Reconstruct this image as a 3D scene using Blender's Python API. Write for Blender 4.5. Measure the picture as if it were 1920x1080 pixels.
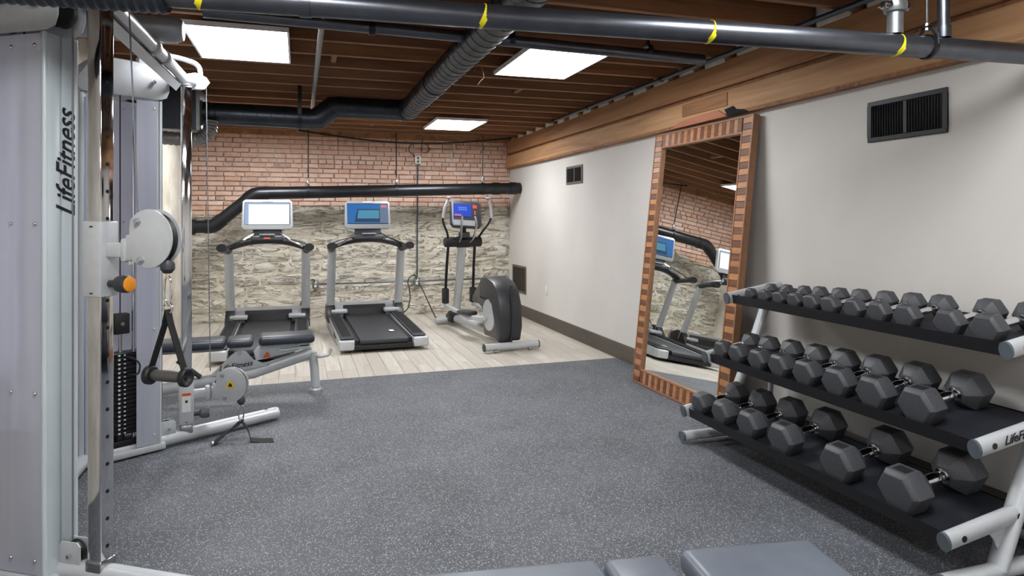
import bpy, bmesh, math, random
from mathutils import Vector, Matrix
random.seed(7)
PI = math.pi
for o in list(bpy.data.objects): bpy.data.objects.remove(o)
scene = bpy.context.scene
COL = scene.collection

# ------------------------------------------------------------------ camera, world, exposure
cam_data = bpy.data.cameras.new('camera')
cam = bpy.data.objects.new('camera', cam_data); COL.objects.link(cam)
cam.location = (0, 0, 1.42)
cam.rotation_euler = (PI/2, 0, -math.radians(17.426))
cam_data.sensor_width = 36
cam_data.lens = 1268/1920*36
cam_data.shift_y = -130/1920
cam_data.clip_start = 0.05
scene.camera = cam
w = bpy.data.worlds.new('world'); scene.world = w; w.use_nodes = True
w.node_tree.nodes['Background'].inputs[0].default_value = (.8, .85, 1, 1)
w.node_tree.nodes['Background'].inputs[1].default_value = 0.3
scene.view_settings.view_transform = 'Standard'
scene.view_settings.look = 'None'
scene.view_settings.gamma = 1
scene.view_settings.use_curve_mapping = False
scene.view_settings.exposure = 0.0
LAMP = 28.0
PANELS = [(-.37, 4.86), (1.79, 4.78), (-.37, 8.22), (1.83, 8.22), (-.37, 1.45), (1.79, 1.45), (-.37, -1.7), (1.79, -1.7)]

# ------------------------------------------------------------------ materials
def srgb(r, g, b):
    f = lambda c: (c/255/12.92) if c/255 <= .04045 else ((c/255+.055)/1.055)**2.4
    return (f(r), f(g), f(b), 1)
class NT:
    def __init__(s, name):
        s.m = bpy.data.materials.new(name); s.m.use_nodes = True
        s.t = s.m.node_tree; s.b = s.t.nodes['Principled BSDF']; s.out = s.t.nodes['Material Output']
    def n(s, typ, **k):
        x = s.t.nodes.new(typ)
        for a, v in k.items():
            if a in ('operation', 'blend_type', 'data_type', 'feature', 'wave_type', 'bands_direction', 'noise_dimensions', 'distance'):
                setattr(x, a, v)
            else: x.inputs[a.replace('_', ' ')].default_value = v
        return x
    def l(s, a, b): s.t.links.new(a, b)
    def coord(s, kind='Object', scale=(1, 1, 1), offs=None):
        c = s.t.nodes.new('ShaderNodeTexCoord'); m = s.t.nodes.new('ShaderNodeMapping')
        m.inputs['Scale'].default_value = scale; s.l(c.outputs[kind], m.inputs['Vector'])
        if offs: s.l(offs, m.inputs['Location'])
        return m.outputs[0]
    def world(s, scale=(1, 1, 1)):
        g = s.t.nodes.new('ShaderNodeNewGeometry'); m = s.t.nodes.new('ShaderNodeMapping')
        m.inputs['Scale'].default_value = scale; s.l(g.outputs['Position'], m.inputs['Vector']); return m.outputs[0]
    def noise(s, vec, scale, detail=4, rough=.55, dist=0):
        x = s.n('ShaderNodeTexNoise', Scale=scale, Detail=detail, Roughness=rough, Distortion=dist); s.l(vec, x.inputs['Vector']); return x.outputs['Fac']
    def ramp(s, fac, stops, interp='LINEAR'):
        r = s.t.nodes.new('ShaderNodeValToRGB'); r.color_ramp.interpolation = interp
        e = r.color_ramp.elements
        while len(e) > 1: e.remove(e[-1])
        e[0].position = stops[0][0]; e[0].color = stops[0][1]
        for p, c in stops[1:]:
            q = e.new(p); q.color = c
        s.l(fac, r.inputs[0]); return r.outputs[0]
    def mix(s, fac, a, b, mode='MIX'):
        x = s.t.nodes.new('ShaderNodeMixRGB'); x.blend_type = mode
        for i, v in ((0, fac), (1, a), (2, b)):
            if hasattr(v, 'is_output'): s.l(v, x.inputs[i])
            else: x.inputs[i].default_value = v
        return x.outputs[0]
    def bump(s, h, strength=.3, dist=.01):
        b = s.n('ShaderNodeBump', Strength=strength, Distance=dist); s.l(h, b.inputs['Height']); s.l(b.outputs[0], s.b.inputs['Normal'])
    def rand(s):
        o = s.t.nodes.new('ShaderNodeObjectInfo'); return o.outputs['Random']
    def set(s, **k):
        for a, v in k.items(): s.b.inputs[a.replace('_', ' ')].default_value = v
        return s
M = {}
def plain(name, col, rough=.5, metal=0, noise=.06, nscale=30, bump=0, spec=.5):
    x = NT(name); v = x.coord()
    f = x.noise(v, nscale, 3)
    c = [min(1, q) for q in col[:3]]
    lo = tuple(q*(1-noise) for q in c)+(1,); hi = tuple(min(1, q*(1+noise)) for q in c)+(1,)
    x.l(x.ramp(f, [(.3, lo), (.7, hi)]), x.b.inputs['Base Color'])
    x.set(Roughness=rough, Metallic=metal, Specular_IOR_Level=spec)
    if bump: x.bump(f, bump, .002)
    M[name] = x.m; return x.m
plain('silver_paint', srgb(194, 197, 200), .36, .2, .03)
plain('silver_dark', srgb(158, 161, 165), .4, .3, .03)
plain('shroud_metal', srgb(200, 209, 213), .32, .15, .02, 4)
plain('chrome', (.72, .72, .73), .07, 1, .02, 8)
plain('steel', (.45, .45, .46), .25, 1, .05)
plain('black_plastic', srgb(26, 26, 28), .45, 0, .1)
plain('dark_plastic', srgb(52, 53, 56), .42, 0, .08)
plain('brown_plastic', srgb(84, 80, 77), .38, .1, .05)
plain('black_steel', srgb(22, 22, 26), .38, .2, .1)
plain('shelf_mat', srgb(24, 26, 34), .6, 0, .1)
plain('rubber_head', srgb(66, 67, 71), .5, 0, .16, 18, .15)
plain('rubber_mark', srgb(24, 24, 26), .5, 0, .7, 90)
plain('cap_grey', srgb(84, 92, 98), .45, 0, .05)
plain('vinyl_sheen', srgb(92, 98, 108), .36, 0, .08, 12, .08)  # same vinyl with its sheen put into a lighter base colour
plain('vinyl', srgb(48, 54, 62), .36, 0, .08, 12, .08)
plain('pipe_black', srgb(98, 101, 108), .3, .85, .12, 12)
plain('wall_pipe_black', srgb(52, 53, 56), .32, .7, .12, 12)
plain('duct_black', srgb(64, 68, 75), .36, .85, .15, 8)
plain('conduit', srgb(72, 84, 96), .3, .7, .05)
plain('galvanised', srgb(135, 138, 140), .35, .75, .12)
plain('flex_duct', srgb(120, 118, 116), .35, .6, .1)
plain('yellow', srgb(238, 222, 28), .5)
plain('label_yellow', srgb(236, 196, 30), .5)
plain('orange', srgb(240, 150, 30), .42)
plain('orange_red', srgb(214, 92, 40), .5)
plain('label_white', srgb(225, 225, 222), .5)
plain('ink', srgb(12, 12, 13), .5)
plain('cable_grey', srgb(120, 124, 130), .4, .3)
plain('cable_black', srgb(14, 14, 15), .5)
plain('strap_black', srgb(18, 18, 20), .75, 0, .2, 200, .3)
plain('outlet_white', srgb(226, 222, 214), .45)
plain('vent_steel', srgb(38, 38, 41), .4, .5, .2, 20)
plain('vent_bronze', srgb(112, 105, 98), .45, .4, .15, 20)
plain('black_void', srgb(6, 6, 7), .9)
plain('plaster_fill', srgb(206, 200, 190), .85, 0, .08, 14, .3)
plain('mirror_trim', srgb(150, 106, 74), .5, 0, .15, 30)
plain('belt', srgb(42, 44, 48), .55, 0, .08, 60, .1)
plain('ribbed', srgb(46, 47, 50), .6, 0, .08)
plain('base_bronze', srgb(80, 73, 65), .5, 0, .1, 6)

def emis(name, col, s):
    x = NT(name); x.set(Base_Color=(0, 0, 0, 1), Emission_Color=col, Emission_Strength=s); M[name] = x.m
emis('panel_light', (.965, .98, 1, 1), LAMP)
emis('panel_light_far', (.965, .98, 1, 1), LAMP*1.3)
emis('screen_glare', srgb(240, 243, 250), 1.3)  # reflected glare on the left treadmill screen, painted as a white glow
emis('screen_pale_blue', srgb(160, 185, 225), .9)
emis('screen_blue', srgb(0, 112, 190), .75)
emis('screen_teal', srgb(70, 150, 185), .8)
emis('screen_navy', srgb(10, 55, 85), .8)
emis('screen_deep_blue', srgb(20, 70, 205), .9)
emis('screen_glyph', srgb(110, 175, 255), 1.)
emis('screen_red', srgb(235, 95, 80), .9)
emis('screen_pink', srgb(225, 120, 150), .9)
emis('screen_grey', srgb(110, 130, 160), .7)
M['rubber_mark'].name

# right wall paint
x = NT('wall_paint'); v = x.world()
x.l(x.ramp(x.noise(v, 1.3, 3), [(.3, srgb(203, 199, 194)), (.7, srgb(211, 207, 202))]), x.b.inputs['Base Color'])
x.set(Roughness=.8); x.bump(x.noise(v, 60, 2), .08, .003); M['wall_paint'] = x.m
# rough plaster (left wall)
x = NT('rough_plaster'); v = x.world()
f = x.noise(v, 3, 6)
x.l(x.ramp(f, [(.3, srgb(176, 166, 148)), (.6, srgb(208, 202, 190)), (.8, srgb(220, 216, 206))]), x.b.inputs['Base Color'])
x.set(Roughness=.9); x.bump(f, .8, .04); M['rough_plaster'] = x.m
# mortar
x = NT('mortar'); v = x.world()
x.l(x.ramp(x.noise(v, 9, 4), [(.3, srgb(216, 192, 174)), (.7, srgb(232, 214, 198))]), x.b.inputs['Base Color'])
x.set(Roughness=.95); x.bump(x.noise(v, 70, 4), .5, .01); M['mortar'] = x.m
x = NT('stone_mortar'); v = x.world()
x.l(x.ramp(x.noise(v, 5, 4), [(.3, srgb(176, 168, 150)), (.7, srgb(214, 207, 190))]), x.b.inputs['Base Color'])
x.set(Roughness=.95); x.bump(x.noise(v, 40, 4), .6, .02); M['stone_mortar'] = x.m
# brick
x = NT('brick_clay'); v = x.world(); r = x.rand()
base = x.ramp(r, [(0, srgb(200, 156, 134)), (.2, srgb(216, 178, 158)), (.45, srgb(224, 190, 172)), (.7, srgb(214, 170, 146)), (.86, srgb(228, 200, 184)), (1, srgb(180, 146, 130))])
dirt = x.noise(v, 14, 5)
c = x.mix(x.ramp(dirt, [(.42, (0, 0, 0, 1)), (.75, (.55, .55, .55, 1))]), base, srgb(234, 216, 202))
x.l(c, x.b.inputs['Base Color']); x.set(Roughness=.9); x.bump(x.noise(v, 60, 5), .5, .008); M['brick_clay'] = x.m
# whitewashed stone
x = NT('whitewashed_stone'); v = x.world((1, 1, 2.0)); r = x.rand()
a = x.noise(v, 6, 8, .66, .9)
c1 = x.ramp(a, [(.25, srgb(172, 156, 130)), (.37, srgb(214, 202, 180)), (.48, srgb(234, 227, 212)), (.75, srgb(244, 239, 229))])
c2 = x.mix(x.ramp(x.noise(x.world(), 1.3, 5, .6), [(.5, (0, 0, 0, 1)), (.75, (.55, .55, .55, 1))]), c1, srgb(184, 172, 146))
c3 = x.mix(x.ramp(r, [(0, (0, 0, 0, 1)), (1, (.1, .1, .1, 1))]), c2, srgb(176, 170, 156))
x.l(c3, x.b.inputs['Base Color']); x.set(Roughness=.92)
crk = x.ramp(x.noise(x.world((.8, 1, 3.2)), 3.2, 5, .62, .9), [(.474, (1, 1, 1, 1)), (.496, (0, 0, 0, 1)), (.502, (0, 0, 0, 1)), (.522, (1, 1, 1, 1))])
c4 = x.mix(crk, srgb(120, 108, 90), c3); c5 = x.mix(.45, c3, c4); x.l(c5, x.b.inputs['Base Color'])
hh = x.mix(.45, x.noise(x.world((1, 1, 2.6)), 7, 8, .7, 1.4), crk)
x.bump(hh, 1.0, .07); M['whitewashed_stone'] = x.m
# joist / beam / deck wood
def wood(name, cols, sc, along, rand=0, rough=.7, bump=.15, worldco=True):
    x = NT(name); s = [sc, sc, sc]; s[along] = sc*.06
    v = x.world(s) if worldco else x.coord('Object', s)
    if rand:
        r = x.rand(); m = x.n('ShaderNodeVectorMath', operation='SCALE'); cmb = x.t.nodes.new('ShaderNodeCombineXYZ')
        for i in range(3): x.l(r, cmb.inputs[i])
        x.l(cmb.outputs[0], m.inputs[0]); m.inputs['Scale'].default_value = 37
        ad = x.n('ShaderNodeVectorMath', operation='ADD'); x.l(v, ad.inputs[0]); x.l(m.outputs[0], ad.inputs[1]); v = ad.outputs[0]
    f = x.noise(v, 1, 6, .6, .8)
    c = x.ramp(f, [(.25, cols[0]), (.5, cols[1]), (.78, cols[2])])
    if rand:
        c = x.mix(x.ramp(r, [(0, (0, 0, 0, 1)), (1, (rand, rand, rand, 1))]), c, cols[3])
    x.l(c, x.b.inputs['Base Color']); x.set(Roughness=rough); x.bump(f, bump, .006); M[name] = x.m
wood('joist_wood', [srgb(104, 68, 44), srgb(150, 102, 68), srgb(178, 130, 90), srgb(112, 80, 58)], 14, 0, .6)
wood('deck_wood', [srgb(70, 44, 30), srgb(106, 70, 46), srgb(134, 94, 64), srgb(86, 60, 42)], 14, 1, .6)
wood('beam_wood', [srgb(138, 98, 64), srgb(182, 138, 98), srgb(200, 160, 120), srgb(140, 100, 70)], 10, 1, 0)
wood('beam_brown', [srgb(112, 74, 46), srgb(158, 112, 74), srgb(182, 138, 96), srgb(140, 100, 70)], 9, 1, 0)
wood('plank_wood', [srgb(164, 156, 144), srgb(198, 191, 180), srgb(216, 211, 202), srgb(176, 168, 156)], 22, 1, .9, .5, .05)
wood('vent_wood', [srgb(60, 54, 48), srgb(92, 84, 76), srgb(116, 108, 100), srgb(120, 96, 80)], 26, 2, 0)
wood('veneer_light', [srgb(142, 90, 56), srgb(182, 126, 84), srgb(204, 152, 108), srgb(150, 98, 66)], 40, 1, .5, .35, .03, False)
wood('veneer_dark', [srgb(74, 46, 34), srgb(112, 72, 50), srgb(142, 96, 66), srgb(92, 60, 46)], 40, 1, .5, .35, .03, False)
wood('terracotta', [srgb(150, 92, 66), srgb(178, 112, 84), srgb(190, 128, 98), srgb(160, 100, 74)], 8, 1, 0)
# speckled rubber floor
x = NT('speckled_rubber'); v = x.world()
vo = x.n('ShaderNodeTexVoronoi', Scale=170.0, Randomness=1.0); x.l(v, vo.inputs['Vector'])
sep = x.t.nodes.new('ShaderNodeSeparateColor'); x.l(vo.outputs['Color'], sep.inputs[0])
keep = x.ramp(sep.outputs[0], [(0, (0, 0, 0, 1)), (.60, (0, 0, 0, 1)), (.62, (1, 1, 1, 1))])
d = x.ramp(vo.outputs['Distance'], [(.30, (1, 1, 1, 1)), (.52, (0, 0, 0, 1))])
fl = x.mix(1.0, keep, d, 'MULTIPLY')
base = x.ramp(x.noise(v, 2.2, 4), [(.35, srgb(68, 71, 77)), (.65, srgb(84, 87, 94))])
fleck = x.ramp(sep.outputs[1], [(0, srgb(128, 132, 138)), (.6, srgb(160, 162, 164)), (1, srgb(200, 199, 190))])
x.l(x.mix(fl, base, fleck), x.b.inputs['Base Color']); x.set(Roughness=.62)
x.bump(x.noise(v, 260, 2), .25, .002); M['speckled_rubber'] = x.m
# mirror
x = NT('mirror_glass'); x.set(Base_Color=(.86, .88, .87, 1), Metallic=1, Roughness=0.0); M['mirror_glass'] = x.m
# frosted acrylic
x = NT('frosted_acrylic')
x.set(Base_Color=srgb(222, 224, 238), Roughness=.24)
x.l(x.ramp(x.noise(x.world((9, 9, .5)), 1, 3), [(.3, srgb(214, 217, 228)), (.7, srgb(242, 244, 250))]), x.b.inputs['Base Color'])
tr = x.t.nodes.new('ShaderNodeBsdfTransparent'); tr.inputs[0].default_value = (.86, .86, .93, 1)
tl = x.t.nodes.new('ShaderNodeBsdfTranslucent'); tl.inputs[0].default_value = srgb(222, 224, 240)
m1 = x.t.nodes.new('ShaderNodeMixShader'); m1.inputs[0].default_value = .35
x.l(x.b.outputs[0], m1.inputs[1]); x.l(tl.outputs[0], m1.inputs[2])
m2 = x.t.nodes.new('ShaderNodeMixShader'); m2.inputs[0].default_value = .3
x.l(m1.outputs[0], m2.inputs[1]); x.l(tr.outputs[0], m2.inputs[2]); x.l(m2.outputs[0], x.out.inputs[0]); M['frosted_acrylic'] = x.m
# clear tubing etc
plain('diffuser_frame', srgb(235, 235, 235), .5)

# ------------------------------------------------------------------ mesh helpers
def fillet(pts, r, n=5):
    pts = [Vector(p) for p in pts]; out = [pts[0]]
    for i in range(1, len(pts)-1):
        a, b, c = pts[i-1], pts[i], pts[i+1]
        d1 = (a-b); d2 = (c-b); rr = min(r, d1.length*.49, d2.length*.49)
        p = b+d1.normalized()*rr; q = b+d2.normalized()*rr
        for k in range(n+1):
            t = k/n; out.append((1-t)**2*p+2*t*(1-t)*b+t*t*q)
    out.append(pts[-1]); return out
class MB:
    def __init__(s): s.bm = bmesh.new()
    def box(s, c, d, rot=None, bev=0, seg=2):
        r = bmesh.ops.create_cube(s.bm, size=1)
        vs = r['verts']
        T = Matrix.Translation(c) @ (rot.to_4x4() if rot is not None else Matrix()) @ Matrix.Diagonal((d[0], d[1], d[2], 1))
        bmesh.ops.transform(s.bm, matrix=T, verts=vs)
        if bev:
            es = list({e for v in vs for e in v.link_edges})
            bmesh.ops.bevel(s.bm, geom=es, offset=bev, segments=seg, affect='EDGES', profile=.5)
        return s
    def ring(s, c, e1, e2, n, r1, r2):
        return [s.bm.verts.new(c+e1*(r1*math.cos(2*PI*k/n))+e2*(r2*math.sin(2*PI*k/n))) for k in range(n)]
    def tube(s, pts, r, n=10, caps=True, r2=None, up=(0, 0, 1), radii=None):
        pts = [Vector(p) for p in pts]; rings = []; up = Vector(up); N = len(pts)
        prev = None
        for i, p in enumerate(pts):
            t = (pts[min(i+1, N-1)]-pts[max(i-1, 0)]).normalized()
            if prev is None:
                e1 = t.cross(up)
                if e1.length < .05: e1 = t.cross(Vector((1, 0, 0)))
                e1.normalize()
            else:
                e1 = (prev - t*prev.dot(t)).normalized()
            prev = e1; e2 = e1.cross(t).normalized()
            R = radii[i] if radii else r
            rings.append(s.ring(p, e1, e2, n, R, (r2 if r2 else R)))
        for a, b in zip(rings, rings[1:]):
            for k in range(n): s.bm.faces.new((a[k], a[(k+1) % n], b[(k+1) % n], b[k]))
        if caps:
            s.bm.faces.new(rings[0][::-1]); s.bm.faces.new(rings[-1])
        return s
    def cyl(s, a, b, r, n=16, rb=None): return s.tube([a, b], r, n, True, radii=[r, r if rb is None else rb])
    def prism(s, poly, axis, a, b, bev=0):
        def P(u, v, w): return {'x': (w, u, v), 'y': (u, w, v), 'z': (u, v, w)}[axis]
        A = [s.bm.verts.new(P(u, v, a)) for u, v in poly]; B = [s.bm.verts.new(P(u, v, b)) for u, v in poly]
        n = len(poly); fs = [s.bm.faces.new(A), s.bm.faces.new(B[::-1])]
        for k in range(n): fs.append(s.bm.faces.new((A[k], B[k], B[(k+1) % n], A[(k+1) % n])))
        if bev:
            es = list(set(fs[0].edges) | set(fs[1].edges))
            bmesh.ops.bevel(s.bm, geom=es, offset=bev, segments=2, affect='EDGES', profile=.5)
        return s
    def lathe(s, prof, axis='z', c=(0, 0, 0), n=20, caps=True):
        c = Vector(c); ax = {'x': Vector((1, 0, 0)), 'y': Vector((0, 1, 0)), 'z': Vector((0, 0, 1))}[axis]
        pts = [c+ax*h for h, r in prof]
        e1 = {'x': Vector((0, 1, 0)), 'y': Vector((0, 0, 1)), 'z': Vector((1, 0, 0))}[axis]; e2 = ax.cross(e1)
        rings = [s.ring(p, e1, e2, n, r, r) for p, (h, r) in zip(pts, prof)]
        for a, b in zip(rings, rings[1:]):
            for k in range(n): s.bm.faces.new((a[k], a[(k+1) % n], b[(k+1) % n], b[k]))
        if caps: s.bm.faces.new(rings[0][::-1]); s.bm.faces.new(rings[-1])
        return s
    def ball(s, c, r, seg=12):
        bmesh.ops.create_uvsphere(s.bm, u_segments=seg, v_segments=seg//2+2, radius=r, matrix=Matrix.Translation(c)); return s
    def ribbon(s, pts, width_vec, th=.002):
        pts = [Vector(p) for p in pts]; wv = Vector(width_vec)*.5; N = len(pts); L = []
        for i, p in enumerate(pts):
            t = (pts[min(i+1, N-1)]-pts[max(i-1, 0)]).normalized(); nn = t.cross(wv).normalized()*th*.5
            L.append([s.bm.verts.new(q) for q in (p-wv-nn, p+wv-nn, p+wv+nn, p-wv+nn)])
        for a, b in zip(L, L[1:]):
            for k in range(4): s.bm.faces.new((a[k], a[(k+1) % 4], b[(k+1) % 4], b[k]))
        s.bm.faces.new(L[0][::-1]); s.bm.faces.new(L[-1]); return s
    def mesh(s, name, ang=35):
        bmesh.ops.recalc_face_normals(s.bm, faces=s.bm.faces)
        lim = math.radians(ang)
        for f in s.bm.faces: f.smooth = True
        for e in s.bm.edges:
            e.smooth = len(e.link_faces) == 2 and e.calc_face_angle(0) < lim
        me = bpy.data.meshes.new(name); s.bm.to_mesh(me); s.bm.free(); return me
    def build(s, name, mat, parent=None, ang=35):
        return link(name, s.mesh(name, ang), mat, parent)
def link(name, me, mat, parent=None):
    if mat and not me.materials: me.materials.append(M[mat])
    o = bpy.data.objects.new(name, me); COL.objects.link(o)
    if parent: o.parent = parent
    return o
def tag(o, label=None, cat=None, group=None, kind=None):
    if label: o['label'] = label
    if cat: o['category'] = cat
    if group: o['group'] = group
    if kind: o['kind'] = kind
    return o
def thing(name, label, cat, loc=(0, 0, 0), rz=0, group=None):
    o = bpy.data.objects.new(name, None); COL.objects.link(o); o.location = loc; o.rotation_euler = (0, 0, rz)
    o.empty_display_size = .1
    return tag(o, label, cat, group)
def node(name, parent, loc=(0, 0, 0), rot=(0, 0, 0)):
    o = bpy.data.objects.new(name, None); COL.objects.link(o); o.parent = parent; o.location = loc; o.rotation_euler = rot; o.empty_display_size = .05
    return o
def dup(root):
    r = root.copy(); COL.objects.link(r)
    for ch in list(root.children):
        c = ch.copy(); COL.objects.link(c); c.parent = r
        for g in list(ch.children):
            d = g.copy(); COL.objects.link(d); d.parent = c
    return r
def struct(name, mb, mat, label=None):
    o = mb.build(name, mat) if isinstance(mb, MB) else link(name, mb, mat)
    return tag(o, label, None, None, 'structure')
def text(name, s, size, mat, parent, loc, rot, shear=.35, ext=.0008, sx=1.0, align='CENTER'):
    cu = bpy.data.curves.new(name+'_curve', 'FONT'); cu.body = s; cu.size = size; cu.shear = shear; cu.extrude = ext
    cu.align_x = align; cu.align_y = 'CENTER'; cu.offset = size*.012; cu.resolution_u = 3
    t = bpy.data.objects.new(name+'_t', cu); COL.objects.link(t)
    dg = bpy.context.evaluated_depsgraph_get(); dg.update()
    me = bpy.data.meshes.new_from_object(t.evaluated_get(dg)); bpy.data.objects.remove(t)
    me.materials.clear()
    if sx != 1:
        for v in me.vertices: v.co.x *= sx
    o = link(name, me, mat, parent); o.location = loc; o.rotation_euler = rot; return o

# ================================================================== THE ROOM
XL, XR, YB, YF = -1.42, 3.10, 10.0, -3.2
CEIL = 2.61; DECK = 2.85
# floor: subfloor, rubber sheet and laminate planks
fl = struct('floor', MB().box(((XL+XR)/2, (YB+YF)/2, -.05), (XR-XL+.4, YB-YF+.4, .08)), 'stone_mortar', 'basement gym floor, wood planks at the back and speckled rubber in front')
EDGE = 6.22
MB().prism([(XL, YF), (XR, YF), (XR, 6.27), (XL, 6.13)], 'z', -.01, 0.0).build('rubber_sheet', 'speckled_rubber', fl)['label'] = 'dark grey rubber gym flooring with white flecks'
def plank_mesh(wd, L):
    return MB().box((0, 0, -.006), (wd-.003, L-.003, .008), bev=.0012, seg=1).mesh('plank')
PW = .138; nx = int((XR-XL)/PW)+1; pm = {}
for i in range(nx):
    x0 = XL+i*PW; wd = min(PW, XR-x0)
    if wd < .02: continue
    xe = x0+wd/2
    y = 6.13+.14*(xe-XL)/(XR-XL)
    first = random.choice((.35, .6, .85, 1.1, .2))
    ys = [y]; yy = y+first
    while yy < YB-.1: ys.append(yy); yy += 1.22
    ys.append(YB)
    for a, b in zip(ys, ys[1:]):
        key = (round(wd, 3), round(b-a, 2))
        if key not in pm: pm[key] = plank_mesh(wd, b-a)
        o = link('plank', pm[key], 'plank_wood', fl); o.location = (xe, (a+b)/2, 0)

# back wall: mortar core, bricks above, rubble stone below
wb = struct('wall_back', MB().box(((XL+XR)/2, YB+.1, 1.4), (XR-XL+.4, .16, 2.9)), 'mortar', 'back wall, red brick above whitewashed rubble stone')
BZ = 1.60; CH = .0665
brs = []
for L in (.205, .205, .1, .15):
    for j in range(2):
        m = MB(); m.box((0, 0, 0), (L, .05, CH-.011), bev=.004, seg=1)
        for v in m.bm.verts:
            v.co += Vector((random.uniform(-.003, .003), random.uniform(-.004, .004), random.uniform(-.002, .002)))
        brs.append((L, m.mesh('brick')))
nb = 0; rest = MB()
for rrow in range(15):
    z = BZ+CH*(rrow+.5); x = XL+(-.1 if rrow % 2 else 0)
    while x < XR:
        kind = 0 if random.random() < .86 else (2 if random.random() < .6 else 3)
        if rrow % 6 == 3: kind = 2
        L, me = random.choice([b for b in brs if b[0] == (.205, 0, .1, .15)[kind]])
        if x+L > XR: L2 = XR-x; sc = max(.1, L2/L)
        elif x < XL: sc = (x+L-XL)/L; x = XL
        else: sc = 1
        Lw = L*sc
        if nb < 300:
            o = link('brick', me, 'brick_clay', wb); o.location = (x+Lw/2, YB+.004+random.uniform(-.004, .004), z); o.scale = (sc, 1, 1); nb += 1
        else: rest.box((x+Lw/2, YB+.004, z), (Lw, .05, CH-.011))
        x += Lw+.011
for rr in range(2):   # brick courses dipping lower at the left end
    z = BZ-CH*(rr+.5); x = XL
    while x < -.45-.15*rr: rest.box((x+.1, YB+.004, z), (.205, .05, CH-.011)); x += .216
tag(rest.build('brick_course', 'brick_clay', wb), kind='stuff')
# stones
from mathutils import noise as mnoise
rows = [0.0, .15, .33, .47, .68, .83, 1.04, 1.19, 1.42, 1.60]
def zb(k, x):
    if k == 0: return 0.0
    if k == len(rows)-1: return 1.6 if x > -.5 else 1.6-.13*min(1, (-.5-x)/.2)
    return rows[k]+.055*mnoise.noise(Vector((x*.9, k*5.3, 1.7)))+.016*mnoise.noise(Vector((x*5, k*3.3, 8.)))
def stone(x0, x1, k0, k1, seed):
    m = MB(); H = rows[k1]-rows[k0]
    nxs = max(4, int((x1-x0)/.05)); nzs = max(3, int(H/.04)); vs = {}
    lean0 = mnoise.noise(Vector((x0*7, k0, 3.)))*.04; lean1 = mnoise.noise(Vector((x1*7, k0, 3.)))*.04
    for i in range(nxs+1):
        for k in range(nzs+1):
            u, w_ = i/nxs, k/nzs
            px = x0+(x1-x0)*u+(lean0*(1-u)*(x0 > XL+.05)+lean1*u*(x1 < XR-.05))*(w_-.5)*2
            za, zc = zb(k0, px)+.001, zb(k1, px)-.001; pz = za+(zc-za)*w_
            ed = min(u, 1-u)*(x1-x0); ez = min(w_, 1-w_)*H; e = min(ed, ez)
            b = min(1, e/.035)**.5
            nn = mnoise.noise(Vector((px*3+seed*3.1, pz*5, seed)))*.03+mnoise.noise(Vector((px*11, pz*19, seed*2.)))*.02
            vs[i, k] = m.bm.verts.new((px, YB-.004-b*(.022+nn)-.010*(1-w_)*b, pz))
    for i in range(nxs):
        for k in range(nzs): m.bm.faces.new((vs[i, k], vs[i+1, k], vs[i+1, k+1], vs[i, k+1]))
    return m
sid = 0
MB().box(((XL+XR)/2, YB+.006, .72), (XR-XL, .03, 1.44)).build('rubble_bedding', 'stone_mortar', wb)
for k in range(len(rows)-1):
    x = XL
    while x < XR-.01:
        L = random.uniform(.2, .8); x1 = x+L
        if XR-x1 < .18: x1 = XR
        m = stone(x+.0015, x1-.0015, k, k+1, sid)
        m.build('stone', 'whitewashed_stone', wb, ang=80); sid += 1; x = x1

# right wall, left wall, rear wall
wr = struct('wall_right', MB().box((XR+.08, (YB+YF)/2, 1.4), (.16, YB-YF, 2.9)), 'wall_paint', 'smooth off-white right wall')
wl = struct('wall_left', MB().box((XL-.08, (YB+YF)/2, 1.4), (.16, YB-YF, 2.9)), 'rough_plaster', 'rough pale plaster left wall')
wf = struct('wall_front', MB().box(((XL+XR)/2, YF-.08, 1.4), (XR-XL+.4, .16, 2.9)), 'wall_paint', 'off-white wall behind the camera')
bb = struct('baseboard_right', MB().prism([(XR, 0), (XR-.016, 0), (XR-.016, .145), (XR-.006, .16), (XR, .16)], 'y', YF, YB-.03), 'base_bronze', 'tall dark bronze baseboard along the right wall')
# long timber header on the right wall
bt = struct('trim_1', MB().box((XR-.034, (YB+YF)/2, 2.291), (.068, YB-YF-.02, .178), bev=.006, seg=1), 'beam_wood', 'lower timber of the long header beam on the right wall')
bt2 = struct('trim_2', MB().box((XR-.03, (YB+YF)/2, 2.509), (.06, YB-YF-.02, .196), bev=.005, seg=1), 'beam_brown', 'upper timber of the long header beam on the right wall')
MB().box((XR-.01, (YB+YF)/2, 2.395), (.03, YB-YF-.02, .036)).build('seam', 'joist_wood', bt2)
MB().box((XR-.028, (YB+YF)/2, 2.192), (.07, YB-YF-.02, .02)).build('bottom_lath', 'joist_wood', bt)
tag(MB().prism([(5.12, 2.178), (4.95, 2.225), (4.42, 2.242), (4.30, 2.178)], 'x', XR-.082, XR-.0675, .003).build('timber_patch', 'terracotta'),
    'reddish brown broken timber block above the leaning mirror', 'timber block')
tag(MB().prism([(4.30, 2.18), (4.34, 2.235), (4.24, 2.245), (4.2, 2.215), (4.12, 2.205), (4.06, 2.18)], 'x', XR-.079, XR-.0675, .002).build('dark_notch', 'black_void'),  # flat black plate stands in for the dark inside of the broken hole
    'small dark broken hollow in the beam edge above the mirror corner', 'notch')
tag(MB().box((XR-.069, 4.62, 2.31), (.012, .62, .1), bev=.003, seg=1).build('splice_board', 'beam_brown'), 'short brown board nailed on the header beam above the mirror', 'board')

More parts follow.
